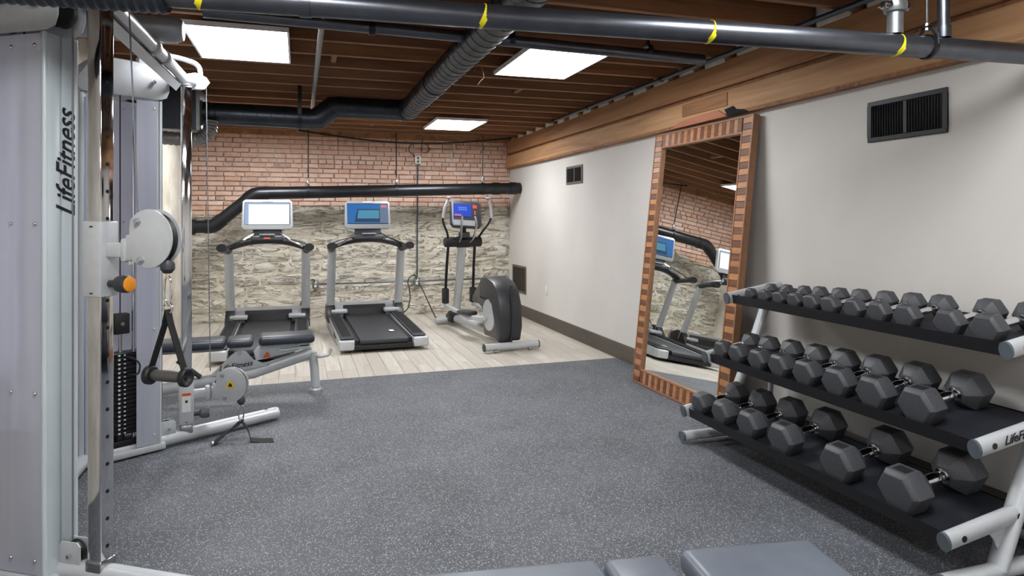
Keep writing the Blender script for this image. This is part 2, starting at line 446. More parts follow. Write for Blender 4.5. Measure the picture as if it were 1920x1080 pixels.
# ceiling: deck boards + joists
cl = struct('ceiling', MB().box(((XL+XR)/2, (YB+YF)/2, DECK+.06), (XR-XL+.4, YB-YF+.4, .06)), 'deck_wood', 'open timber ceiling with exposed joists')
bd = MB().box((0, 0, 0), (.185, YB-YF, .02), bev=.002, seg=1).mesh('board'); x = XL+.09
while x < XR: o = link('board', bd, 'deck_wood', cl); o.location = (x, (YB+YF)/2, DECK+.012); x += .19
jm = MB().box((0, 0, 0), (XR-XL-.04, .045, .24), bev=.003, seg=1).mesh('joist'); y = -2.9
JY = []
while y < YB-.15:
    o = link('joist', jm, 'joist_wood', cl); o.location = ((XL+XR)/2, y, CEIL+.12); JY.append(y); y += .4
o = MB().box(((XL+XR)/2, YB-.05, CEIL+.1), (XR-XL-.04, .06, .26), bev=.004, seg=1).build('rim_board', 'beam_brown', cl)
blk = MB().box((0, 0, 0), (.04, .354, .2), bev=.003, seg=1).mesh('blocking')
for xx, yy in ((.25, 5.3), (1.0, 7.3), (-.3, 8.1), (2.0, 6.1), (.9, 8.9), (.32, 4.1), (1.6, 8.5)):
    j = min(JY, key=lambda q: abs(q-yy)); o = link('blocking', blk, 'joist_wood', cl); o.location = (xx, j+.2, CEIL+.13)
inf = MB().box((0, 0, 0), (.03, .24, .15), bev=.012, seg=2).mesh('plaster_infill')
for j in JY[:-1]:
    o = link('plaster_infill', inf, 'plaster_fill', wr); o.location = (XR-.05, j+.2+random.uniform(-.02, .02), CEIL+.055); o.scale = (1, random.uniform(.85, 1.2), random.uniform(.8, 1.1))

# ================================================================== LIGHT PANELS
def light_panel(x, y, label):
    t = thing('ceiling_light', label, 'light', (x, y, 2.585), 0, 'flat ceiling light panels')
    w_, l_ = .3, .44
    f = MB()
    for sx in (-1, 1): f.box((sx*w_, 0, .005), (.012, 2*l_+.012, .03))
    for sy in (-1, 1): f.box((0, sy*l_, .005), (2*w_-.012, .012, .03))
    f.box((0, 0, .017), (2*w_, 2*l_, .004))
    f.build('frame', 'diffuser_frame', t)
    MB().box((0, 0, .004), (2*w_-.014, 2*l_-.014, .004)).build('diffuser', 'panel_light_far' if y > 7 else 'panel_light', t)
LL = ['bright ceiling light panel nearest, above the cable machine', 'bright ceiling light panel just behind the taped pipe, right of the round duct',
      'bright light panel mostly hidden behind the horizontal round duct', 'small bright far light panel near the elliptical', 'unseen']
for (x, y), lb in zip(PANELS, LL[:4]+['light panel above the bench side, left, behind the viewer', 'light panel above the dumbbell rack end behind the viewer',
                                     'rearmost left light panel', 'rearmost right light panel']):
    light_panel(x, y, lb)

# ================================================================== PIPES AND DUCTS
def pipe_pt(x): return Vector((x, 2.44-.159*(x-.64), 2.175-.026*(x-.64)))
t = thing('drain_pipe', 'large black pipe with yellow tape bands crossing the top of the view', 'pipe', (0, 0, 0))
R = .045
MB().cyl(pipe_pt(-1.38), pipe_pt(2.47), R, 24).build('pipe', 'pipe_black', t)
MB().cyl(pipe_pt(2.46), pipe_pt(3.09), R*.96, 24).build('pipe', 'pipe_black', t)
d = (pipe_pt(1)-pipe_pt(0)).normalized()
for xx in (-.33, .65, 1.53, 2.33):
    p = pipe_pt(xx); m = MB(); m.tube([p-d*.011, p+d*.011], R+.0012, 24)
    bmesh.ops.transform(m.bm, matrix=Matrix.Translation(p) @ Matrix.Rotation(.28, 4, 'Z') @ Matrix.Rotation(.3, 4, 'Y') @ Matrix.Translation(-p), verts=m.bm.verts)
    m.build('yellow_tape', 'yellow', t)
p = pipe_pt(.02); MB().tube([p-d*.02, p+d*.02], R+.004, 24).build('coupling', 'pipe_black', t)
pts = [pipe_pt(-.44-.016*k) for k in range(58)]
MB().tube(pts, .07, 18, radii=[.064+(.007 if i % 2 else 0) for i in range(len(pts))]).build('ribbed_sleeve', 'duct_black', t)
# hanger with rod
h = thing('pipe_hanger', 'black clevis hanger and threaded rod holding the taped pipe', 'pipe hanger', tuple(pipe_pt(2.47)))
m = MB(); m.tube([(0, 0, 0) , (0, 0, 0)] and [Vector((0, math.cos(a)*(R+.004), math.sin(a)*(R+.004))) for a in [k*2*PI/24 for k in range(25)]], .012, 6, r2=.003)
m.build('clevis', 'black_steel', h)
m = MB()
for sy in (-1, 1): m.tube([(0, sy*.047, .0), (0, sy*.045, .04), (0, sy*.012, .082)], .009, 6, r2=.003)
m.box((0, 0, .083), (.022, .05, .005)); m.build('yoke', 'black_steel', h)
MB().cyl((0, 0, .07), (0, 0, .45), .0055, 8).build('rod', 'steel', h)
MB().lathe([(.086, .01), (.098, .01)], 'z', (0, 0, 0), 6).lathe([(.068, .01), (.08, .01)], 'z', (0, 0, 0), 6).build('nut', 'steel', h)
# riser with coupling
pr = pipe_pt(2.325); h = thing('riser_pipe', 'grey vertical pipe with a bolted coupling rising from the taped pipe', 'pipe', tuple(pr))
MB().cyl((0, 0, .044), (0, 0, .44), .031, 20).build('pipe', 'galvanised', h)
MB().lathe([(.13, .034), (.135, .042), (.15, .046), (.165, .046), (.18, .042), (.185, .034)], 'z', (0, 0, 0), 20).build('coupling_ring', 'galvanised', h)
for s in (-1, 1):
    m = MB(); m.box((s*.05, 0, .158), (.026, .03, .034), bev=.006); m.cyl((s*.052, -.03, .158), (s*.052, .03, .158), .006, 8); m.cyl((s*.052, -.032, .158), (s*.052, -.022, .158), .01, 6)
    m.build('coupling_bolt', 'steel', h)
pr = pipe_pt(2.545); h = thing('vent_pipe', 'thin black vertical pipe joining the taped pipe beside the hanger', 'pipe', tuple(pr))
MB().cyl((0, 0, .044), (0, 0, .44), .0235, 16).build('pipe', 'pipe_black', h)
MB().cyl((0, 0, .044), (0, 0, .09), .029, 16).build('socket', 'pipe_black', h)
# second pipe further back, with a thicker capped end
t = thing('ceiling_pipe', 'black pipe slung under the joists behind the taped pipe', 'pipe')
MB().cyl((-.5, 4.0, 2.545), (2.62, 4.0, 2.5), .036, 18).build('pipe', 'pipe_black', t)
for xx in (.4, 1.25, 2.2): MB().tube([(xx-.018, 4.0, 2.53), (xx+.018, 4.0, 2.53)], .043, 16).box((xx, 4.0, 2.595), (.016, .016, .05)).build('strap', 'black_steel', t)
t = thing('capped_duct', 'grey round duct end with rounded cap above the cable machine', 'duct')
MB().lathe([(-1.38, .07), (-.66, .07), (-.62, .066), (-.59, .052), (-.585, .02)], 'x', (0, 3.96, 2.42), 24).build('duct', 'silver_dark', t)
def spiral(t, a, b, r, name='duct_section', pitch=.12, bands=True, mat='duct_black'):
    a, b = Vector(a), Vector(b); L = (b-a).length; dd = (b-a).normalized()
    o = MB().cyl(a, b, r, 28).build(name, mat, t)
    if bands:
        m = MB(); s = pitch*.5; e1 = dd.orthogonal().normalized(); e2 = dd.cross(e1); n = int(L/pitch*20); pts = []
        for k in range(n+1):
            aa = 2*PI*k/20; pts.append(a+dd*(L*k/n)+(e1*math.cos(aa)+e2*math.sin(aa))*(r+.0005))
        m.tube(pts, .0032, 4); m.build('lock_seam', mat, o)
t = thing('round_duct', 'black spiral air duct bending along and across the ceiling', 'duct')
A = Vector((-.779, 6.75, 2.385)); B = Vector((.10, 6.75, 2.375)); Cc = Vector((.36, 6.75, 2.50)); Dd = Vector((.82, 6.75, 2.50))
spiral(t, A, B, .1); spiral(t, Cc, Dd, .1)
MB().tube([B, B+Vector((.06, 0, 0)), Cc-Vector((.05, 0, 0)), Cc], .104, 28, radii=[.104, .107, .107, .104]).build('offset_elbow', 'duct_black', t)
el = fillet([Dd, (1.03, 6.75, 2.50), (1.03, 6.5, 2.50)], .22, 8)
MB().tube(el, .104, 28).build('corner_elbow', 'duct_black', t)
m = MB()
for q in (2, 5, 8): 
    if q+1 < len(el): m.tube([el[q], el[q].lerp(el[q+1], .12)], .108, 28)
m.build('elbow_seam', 'black_steel', t)
spiral(t, (1.03, 6.52, 2.50), (1.03, 1.2, 2.50), .1)
m = MB()
for xx, zz in ((.0, 2.38), ): m.tube([(xx-.018, 6.75, zz), (xx+.018, 6.75, zz)], .109, 28)
m.box((0, 6.635, 2.55), (.036, .006, .30)); m.box((.0, 6.87, 2.5), (.03, .006, .2)); m.build('hanger_strap', 'black_steel', t)
for yy in (3.3, 5.3): MB().tube([(1.03, yy-.014, 2.5), (1.03, yy+.014, 2.5)], .107, 28).build('hanger_strap', 'black_steel', t)
# fan box
t = thing('air_handler', 'dark metal air handler box hung in the far left ceiling corner', 'air handler', (0, 0, 0))
MB().box((-1.12, 6.75, 2.385), (.5, .5, .36), bev=.005, seg=1).build('case', 'duct_black', t)
MB().box((-.855, 6.75, 2.385), (.035, .52, .38), bev=.004, seg=1).build('flange', 'galvanised', t)
MB().cyl((-.84, 6.75, 2.385), (-.78, 6.75, 2.385), .106, 24).build('collar', 'black_steel', t)
t = thing('foil_hose', 'crinkled silver flexible hose hanging below the air handler', 'duct')
P0 = [Vector(p) for p in ((-1.36, 6.6, 2.135), (-1.15, 6.6, 2.135), (-.97, 6.6, 2.12), (-.84, 6.6, 2.13), (-.77, 6.61, 2.20), (-.76, 6.62, 2.31))]
pts = []
for a, b in zip(P0, P0[1:]):
    for k in range(8): pts.append(a.lerp(b, k/8))
for it in range(4): pts = [pts[0]]+[(pts[i-1]+pts[i]*2+pts[i+1])/4 for i in range(1, len(pts)-1)]+[pts[-1]]
MB().tube(pts, .06, 16, radii=[.056+(.007 if i % 2 else 0) for i in range(len(pts))]).build('hose', 'flex_duct', t)
# electrical conduits
t = thing('conduit_run', 'thin grey metal conduit running under the joists beside the right beam', 'conduit')
MB().cyl((2.86, 7.45, 2.575), (2.86, 1.2, 2.575), .017, 12).build('tube', 'conduit', t)
MB().cyl((2.895, 7.2, 2.59), (2.895, 1.2, 2.59), .011, 10).build('tube', 'conduit', t)
m = MB(); m.cyl((2.86, 7.52, 2.575), (2.86, 7.44, 2.575), .023, 12)
for yy in (6.5, 5.0, 3.6, 2.7): m.cyl((2.86, yy, 2.575), (2.86, yy-.04, 2.575), .022, 12)
m.build('connector', 'black_steel', t)
tag(MB().cyl((.125, 7.4, 2.565), (.125, 2.2, 2.565), .019, 14).build('metal_conduit', 'galvanised'), 'shiny straight metal conduit running under the joists left of the round duct', 'conduit')
t = thing('loose_wire', 'short loop of loose wire hanging from the joists beside the duct', 'wire', (1.32, 5.1, 2.5))
MB().tube([(0, 0, .112), (-.03, 0, .06), (-.02, 0, .1), (.03, 0, .11), (.045, 0, .06), (.05, 0, .02), (.02, 0, -.01), (0, 0, -.04)], .0035, 6).build('strand', 'mirror_trim', t)
# cable sagging along the back
pts = []
for k in range(33):
    u = k/32; pts.append((.0+2.95*u, 9.49, 2.60-.12*math.sin(PI*u)**1.0))
t = thing('sagging_cable', 'black cable sagging below the last joists above the brick wall', 'cable', (1.475, 9.49, 2.6)); tv = Vector(t.location)
MB().tube([Vector(p)-tv for p in pts], .012, 8).build('cable', 'cable_black', t)
for k in (0, 32): MB().box(Vector(pts[k])-tv+Vector((0, 0, .004)), (.03, .03, .028), bev=.004, seg=1).build('clip', 'black_steel', t)

# pipe on the back wall
t = thing('wall_pipe', 'thick black pipe running in front of the brick and stone back wall', 'pipe')
PYB = 9.45
pp = [Vector(p) for p in ((-1.37, PYB, 1.315), (-1.06, PYB, 1.32), (-.56, PYB, 1.745), (-.3, PYB, 1.765), (3.085, PYB, 1.868))]
RR = .082
MB().cyl(pp[0], pp[1], RR, 24).build('pipe', 'wall_pipe_black', t)
MB().cyl(pp[1].lerp(pp[2], .12), pp[1].lerp(pp[2], .88), RR, 24).build('pipe', 'wall_pipe_black', t)
MB().cyl(pp[2].lerp(pp[3], .5), pp[4], RR, 24).build('pipe', 'wall_pipe_black', t)
MB().tube(fillet([pp[1]-Vector((.1, 0, 0)), pp[1], pp[1].lerp(pp[2], .22)], .1), RR+.009, 24).build('elbow', 'wall_pipe_black', t)
MB().tube(fillet([pp[1].lerp(pp[2], .8), pp[2], pp[2]+Vector((.17, 0, .006))], .1), RR+.009, 24).build('elbow', 'wall_pipe_black', t)
m = MB()
for xx in (-1.34, ): m.cyl((xx, PYB, 1.315), (xx+.07, PYB, 1.315), RR+.022, 24)
m.build('flange', 'wall_pipe_black', t)
def onp(xx): return pp[3].lerp(pp[4], (xx-pp[3].x)/(pp[4].x-pp[3].x))
m = MB()
for xx in (2.72, 2.98): a = onp(xx); m.cyl(a-Vector((.05, 0, 0)), a+Vector((.05, 0, 0)), RR+.009, 24)
m.build('coupling', 'wall_pipe_black', t)
for xx, lb in ((.109, 'leftmost'), (1.28, 'middle'), (2.522, 'rightmost')):
    a = onp(xx)
    h = thing('rod_hanger', '%s of the three thin rods with clamps holding the pipe on the back wall' % lb, 'pipe hanger', tuple(a))
    MB().tube([(-.018, 0, 0), (.018, 0, 0)], RR+.005, 24).build('clamp', 'black_steel', h)
    MB().box((0, 0, RR+.035), (.035, .03, .06), bev=.006).lathe([(RR+.06, .014), (RR+.1, .014)], 'z', (0, 0, 0), 8).build('yoke', 'steel', h)
    MB().cyl((0, 0, RR+.06), (0, 0, 2.62-a.z), .008, 8).build('rod', 'black_steel', h)

# outlets, cords, conduits on the back wall
def outlet(x, y, z, label, dark=False, face='y'):
    t = thing('outlet_box', label, 'outlet', (x, y, z))
    MB().box((0, 0, 0), (.085, .05, .12), bev=.006).build('box', 'galvanised' if dark else 'outlet_white', t)
    m = MB()
    for dz in (-.025, .025): m.lathe([(-.03, .02), (-.025, .02)], 'y', (0, 0, dz), 14)
    m.build('socket', 'outlet_white' if dark else 'dark_plastic', t); return t
outlet(1.66, 9.93, 2.285, 'white electrical outlet box high on the brick, conduit below it')
outlet(.21, 9.90, .50, 'grey outlet box low on the stone between the two treadmills', True)
outlet(1.64, 9.90, .50, 'grey outlet box low on the stone between treadmill and elliptical', True)
t = thing('wall_conduit', 'thin grey conduit running down and along the stone back wall', 'conduit')
MB().tube([(1.66, 9.92, 2.23), (1.655, 9.92, 1.5), (1.65, 9.92, .56)], .010, 8).build('drop', 'conduit', t)
MB().tube([(.26, 9.92, .495), (1.6, 9.92, .50)], .009, 8).tube([(1.69, 9.92, .50), (3.05, 9.92, .515)], .009, 8).build('run', 'conduit', t)
tag(MB().tube(fillet([(1.62, 9.92, 2.33), (1.5, 9.86, 2.42), (1.56, 9.86, 2.52), (1.78, 9.86, 2.52), (1.84, 9.86, 2.42), (1.7, 9.86, 2.37), (1.72, 9.86, 2.6)], .08), .006, 6).build('coiled_wire', 'cable_black'),
    'black wire coiled above the high outlet on the brick', 'wire')
tag(MB().tube(fillet([(.2, 9.86, .53), (.19, 9.8, .58), (.08, 9.78, .55), (.05, 9.75, .4), (.0, 9.6, .2), (-.05, 9.3, .05)], .06), .008, 6).build('power_cord', 'cable_black'),
    'black power cord looping from the outlet between the treadmills', 'cord')
tag(MB().tube(fillet([(1.63, 9.86, .53), (1.6, 9.8, .62), (1.48, 9.78, .55), (1.52, 9.7, .3), (1.45, 9.55, .12), (1.25, 9.47, .05)], .08), .008, 6).build('power_cord', 'cable_black'),
    'black power cord running from the right outlet towards the middle treadmill', 'cord')
tag(MB().tube(fillet([(1.66, 9.86, .48), (1.72, 9.8, .36), (1.78, 9.7, .2), (1.82, 9.4, .03), (1.84, 9.1, .03)], .08), .008, 6).build('power_cord', 'cable_black'),
    'black power cord running from the right outlet to the elliptical', 'cord')
tag(MB().tube([(2.2, 9.93, 2.56), (2.21, 9.93, 2.45), (2.16, 9.93, 2.4), (2.17, 9.93, 2.3)], .014, 8).build('plaster_drip', 'plaster_fill'), 'pale mortar drip running down the brick near the corner', 'drip')

# right wall vents and outlet
def vent(y0, y1, z0, z1, label, bars, mat, barmat, vertical=True, split=True):
    yc, zc = (y0+y1)/2, (z0+z1)/2; L, H = abs(y1-y0), z1-z0
    t = thing('wall_vent', label, 'vent', (XR, yc, zc))
    bw = .028 if H > .2 else .03
    m = MB()
    for s in (-1, 1): m.box((-.006, 0, s*(H/2-bw/2)), (.012, L, bw), bev=.003, seg=1); m.box((-.006, s*(L/2-bw/2), 0), (.0118, bw, H-2*bw+.004))
    if split: m.box((-.005, 0, 0), (.01, .022, H-2*bw))
    m.build('frame', mat, t)
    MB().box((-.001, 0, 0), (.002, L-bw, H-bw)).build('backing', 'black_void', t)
    if vertical:
        bar = MB().box((0, 0, 0), (.012, .0035, H-2*bw-.004), rot=Matrix.Rotation(.5, 3, 'Z')).mesh('slat')
        for k in range(bars):
            yy = -L/2+bw+(k+.5)*(L-2*bw)/bars
            if split and abs(yy) < .014: continue
            o = link('slat', bar, barmat, t); o.location = (-.008, yy, 0)
    else:
        bar = MB().box((0, 0, 0), (.012, L-2*bw-.004, .004), rot=Matrix.Rotation(.5, 3, 'Y')).mesh('slat')
        for k in range(bars):
            o = link('slat', bar, barmat, t); o.location = (-.008, 0, -H/2+bw+(k+.5)*(H-2*bw)/bars)
    return t
vent(2.575, 3.075, 1.852, 2.08, 'large black metal wall vent above the dumbbell rack', 26, 'vent_steel', 'vent_steel')
vent(7.16, 7.645, 1.83, 2.045, 'small bronze vent high on the right wall beyond the mirror', 22, 'vent_bronze', 'vent_steel')
vent(9.187, 9.82, .33, .73, 'weathered wooden return grille low on the right wall behind the elliptical', 22, 'vent_bronze', 'vent_wood', False, False)
t = thing('wall_outlet', 'small white outlet plate on the right wall above the baseboard', 'outlet', (XR, 8.35, .475))
MB().box((-.004, 0, 0), (.008, .075, .115), bev=.003).build('plate', 'outlet_white', t)
MB().box((-.009, 0, .022), (.004, .03, .028), bev=.002).box((-.009, 0, -.022), (.004, .03, .028), bev=.002).build('socket', 'label_white', t)

# ================================================================== MIRROR
t = thing('floor_mirror', 'tall mirror in a striped wood veneer frame leaning on the right wall', 'mirror', (2.785, 4.665, 0.005))
LEN = 2.163; W = 1.33; lean = math.atan2(.235, 2.145)
t.rotation_euler = (0, 0, 0)
# local frame: face normal -x, leaning so that the top is towards +x
t.rotation_euler = (0, lean, math.radians(.9))
FW = .125
m = MB()
m.box((.03, 0, FW/2), (.04, W, FW)); m.box((.03, 0, LEN-FW/2), (.04, W, FW))
for s in (-1, 1): m.box((.03, s*(W/2-FW/2), LEN/2), (.04, FW, LEN-2*FW))
m.build('frame', 'mirror_trim', t)
m = MB()
for s in (-1, 1):
    m.box((.005, s*(W/2-.006), LEN/2), (.014, .012, LEN)); m.box((.005, s*(W/2-FW+.006), LEN/2), (.014, .012, LEN-2*FW+.02))
for zz in (.006, LEN-.006): m.box((.005, 0, zz), (.014, W-.024, .012))
for zz in (FW-.006, LEN-FW+.006): m.box((.005, 0, zz), (.014, W-2*FW, .012))
m.build('trim_bead', 'mirror_trim', t)
MB().box((.022, 0, LEN/2), (.004, W-2*FW+.02, LEN-2*FW+.02)).build('mirror_glass', 'mirror_glass', t)
MB().box((.05, 0, LEN/2), (.006, W-.02, LEN-.02)).build('backing', 'joist_wood', t)
nv = 46; hz = (LEN-.024)/nv; vb = MB().box((0, 0, 0), (.012, FW-.025, hz-.002), bev=.0015, seg=1).mesh('veneer_block')
vbd = vb.copy(); 
for s in (-1, 1):
    for k in range(nv):
        dark = k % 2 == 0
        o = link('veneer_block', vb if dark else vbd, 'veneer_dark' if dark else 'veneer_light', t)
        sc = 1.0
        o.location = (.0065, s*(W/2-FW/2), .012+(k+.5)*hz)
nh = 23; hy = (W-2*FW)/nh; vh = MB().box((0, 0, 0), (.012, hy-.002, FW-.025), bev=.0015, seg=1).mesh('veneer_block'); vhd = vh.copy()
for zz in (FW/2, LEN-FW/2):
    for k in range(nh):
        dark = k % 2 == 0
        o = link('veneer_block', vh if dark else vhd, 'veneer_dark' if dark else 'veneer_light', t)
        o.location = (.0065, -(W/2-FW)+(k+.5)*hy, zz)

# ================================================================== TREADMILLS
def treadmill(name_label, loc, rz, screen):
    t = thing('treadmill', name_label, 'treadmill', loc, rz, 'treadmills against the stone wall')
    # local: rear y=0, front y=2.0, x right
    W2 = .46
    # side skirts (silver), sloping up slightly to the front
    for s in (-1, 1):
        prof = [(.02, .03), (2.0, .03), (2.0, .17), (1.7, .20), (.0, .135), (.0, .05)]
        a, b = (W2-.15, W2) if s > 0 else (-W2, -W2+.15)
        MB().prism(prof, 'x', a, b, .008).build('side_skirt', 'silver_paint', t)
        # ribbed foot rail on top
        m = MB(); n = 34
        m.prism([(.04, .138), (1.66, .202), (1.66, .222), (.04, .16), (.0, .15)], 'x', a+.004, b-.004, .004)
        for k in range(n):
            yy = .12+k*(1.48/n); zz = .163+(yy-.04)*.0385
            m.box(((a+b)/2, yy, zz), (.1, .02, .006))
        m.build('foot_rail', 'ribbed', t)
        MB().box(((a+b)/2+s*.012, .0, .085), (.165, .09, .105), bev=.02, seg=3).build('end_cap', 'silver_paint', t)
        # upright
        xs = s*(W2-.03)
        MB().tube([(xs, 1.62, .22), (xs, 1.50, .62), (xs, 1.38, 1.04)], .026, 14, r2=.052, up=(1, 0, 0)).build('upright', 'silver_paint', t)
        MB().prism([(1.40, .12), (1.86, .12), (1.84, .28), (1.70, .34), (1.56, .32), (1.44, .22)], 'x', xs-.05, xs+.05, .01).build('upright_boot', 'black_plastic', t)
        MB().box((s*(W2-.13), 1.52, .245), (.2, .12, .05), bev=.015).build('hood_corner', 'silver_paint', t)
        # hand rail with dark end grip
        MB().tube([(xs*1.0, 1.42, 1.03), (xs*1.06, 1.25, 1.06), (xs*1.08, 1.02, 1.09)], .045, 12, r2=.034).build('hand_rail', 'dark_plastic', t)
        MB().tube([(xs*1.08, 1.03, 1.09), (xs*1.08, .95, 1.095)], .055, 12, r2=.044).build('rail_end', 'black_plastic', t)
        MB().tube([(s*.14, 1.30, 1.25), (s*.28, 1.10, 1.16), (s*.40, 1.02, 1.10)], .011, 8).build('chrome_bar', 'chrome', t)
        text('side_lettering', 'LifeFitness', .075, 'ink', t, (s*(W2+.0015), .62, .09), (PI/2, 0, s*PI/2), ext=.0006)
    # deck and belt
    MB().prism([(.03, .06), (1.7, .10), (1.7, .165), (.03, .125)], 'x', -.32, .32).build('deck', 'black_plastic', t)
    m = MB(); m.prism([(.0, .09), (.0, .115), (.03, .138), (1.68, .195), (1.68, .17), (.03, .1)], 'x', -.255, .255, .004); m.build('running_belt', 'belt', t)
    MB().cyl((-.255, .02, .105), (.255, .02, .105), .034, 18).build('rear_roller', 'belt', t)
    MB().box((0, .0, .055), (.62, .05, .05), bev=.008).build('rear_bar', 'black_plastic', t)
    MB().box((.14 if screen == 'blue' else .17, .38 if screen == 'blue' else .62, .1565 if screen == 'blue' else .1652), (.05, .11, .002)).build('belt_mark', 'label_white', t)
    # motor hood
    MB().prism([(1.62, .20), (1.66, .30), (1.75, .33), (1.95, .31), (2.0, .24), (2.0, .04), (1.62, .04)], 'x', -.42, .42, .015).build('motor_hood', 'silver_dark', t)
    MB().prism([(1.58, .18), (1.60, .27), (1.66, .305), (1.70, .2)], 'x', -.27, .27, .004).build('hood_intake', 'black_plastic', t)
    # console arch
    arch = []
    for k in range(17):
        u = k/16*2-1; arch.append((u*.44, 1.34-.10*(1-u*u), 1.075+.095*(1-abs(u)**2.2)))
    MB().tube(arch, .062, 12, r2=.042).build('console_arch', 'dark_plastic', t)
    MB().box((0, 1.25, 1.175), (.36, .14, .07), rot=Matrix.Rotation(-.3, 3, 'X'), bev=.02, seg=3).build('keypad', 'dark_plastic', t)
    MB().box((0, 1.19, 1.235), (.17, .02, .018), bev=.006).build('reading_rack', 'silver_dark', t)
    MB().prism([(1.26, 1.19), (1.33, 1.19), (1.36, 1.34), (1.31, 1.34)], 'x', -.16, .16, .01).build('screen_neck', 'black_plastic', t)
    # small keypad glow
    MB().box((0, 1.175, 1.195), (.07, .006, .016), rot=Matrix.Rotation(-.3, 3, 'X')).build('stop_key', 'screen_red' if screen == 'white' else 'dark_plastic', t)
    # screen (faces -y, leaning back)
    sc = node('screen', t, (0, 1.30, 1.29), (-.16, 0, 0))
    MB().prism([(-.25, 0), (.25, 0), (.285, .03), (.275, .33), (.245, .355), (-.245, .355), (-.275, .33), (-.285, .03)], 'y', -.022, .03, .008).build('screen_case', 'silver_dark' if screen == 'blue' else 'silver_paint', sc)
    MB().box((0, -.0235, .192), (.505, .003, .26)).build('bezel', 'black_plastic', sc)
    if screen == 'white':
        MB().box((.018, -.026, .18), (.45, .003, .235)).build('display', 'screen_glare', sc)  # glare covering most of the screen, made as a glowing white face
        MB().box((-.228, -.026, .18), (.042, .003, .235)).build('display_edge', 'screen_pale_blue', sc)
        MB().box((0.0, -.026, .307), (.498, .003, .016)).build('display_band', 'screen_pale_blue', sc)
    else:
        MB().box((0, -.026, .192), (.50, .002, .245)).build('display', 'screen_blue', sc)
        MB().prism([(-.165, .085), (.15, .085), (.15, .25), (-.125, .25)], 'y', -.0285, -.027).build('display_frame', 'screen_navy', sc)  # dark navy frame of the on-screen graphic
        MB().prism([(-.13, .13), (.14, .13), (.14, .235), (-.115, .235)], 'y', -.0305, -.029).build('display_tile', 'screen_teal', sc)
        MB().prism([(.15, .072), (.248, .072), (.248, .312), (.15, .312)], 'y', -.0305, -.029).build('display_panel', 'screen_grey', sc)
        MB().box((.20, -.0315, .285), (.07, .001, .03)).build('display_badge', 'screen_pink', sc)
    MB().box((0, -.024, .338), (.13, .003, .012), bev=.001, seg=1).build('badge', 'label_white', sc)
    return t
treadmill('left treadmill, white glare painted over its screen, partly behind the weight bench', (-.36, 7.12, 0.0), 0.0, 'white')
treadmill('middle treadmill with a blue screen, between the other treadmill and the elliptical', (.865, 7.33, 0.0), math.radians(2.2), 'blue')

# ================================================================== ELLIPTICAL
t = thing('elliptical_trainer', 'elliptical cross trainer with dark wheel housing and blue screen near the corner', 'elliptical', (2.17, 6.93, 0), math.radians(6))
MB().cyl((-.31, 0, .055), (.31, 0, .055), .04, 18).build('rear_stabiliser', 'silver_paint', t)
for s in (-1, 1):
    MB().cyl((s*.311, 0, .055), (s*.322, 0, .055), .041, 18).build('end_cap', 'dark_plastic', t)
    MB().box((s*.2, -.02, .02), (.03, .04, .03), bev=.006).cyl((s*.2-.016, -.035, .018), (s*.2+.016, -.035, .018), .018, 12).build('levelling_foot', 'steel', t)
MB().cyl((-.22, 2.05, .05), (.22, 2.05, .05), .04, 18).build('front_stabiliser', 'silver_paint', t)
MB().box((0, 2.0, .09), (.13, .22, .1), bev=.02).build('front_bracket', 'dark_plastic', t)
MB().tube([(0, .45, .13), (0, 1.2, .12), (0, 1.95, .10)], .055, 12, r2=.05).build('main_beam', 'silver_paint', t)
MB().tube([(.0, .02, .06), (0, .3, .07)], .05, 12, r2=.03).build('rear_neck', 'dark_plastic', t)
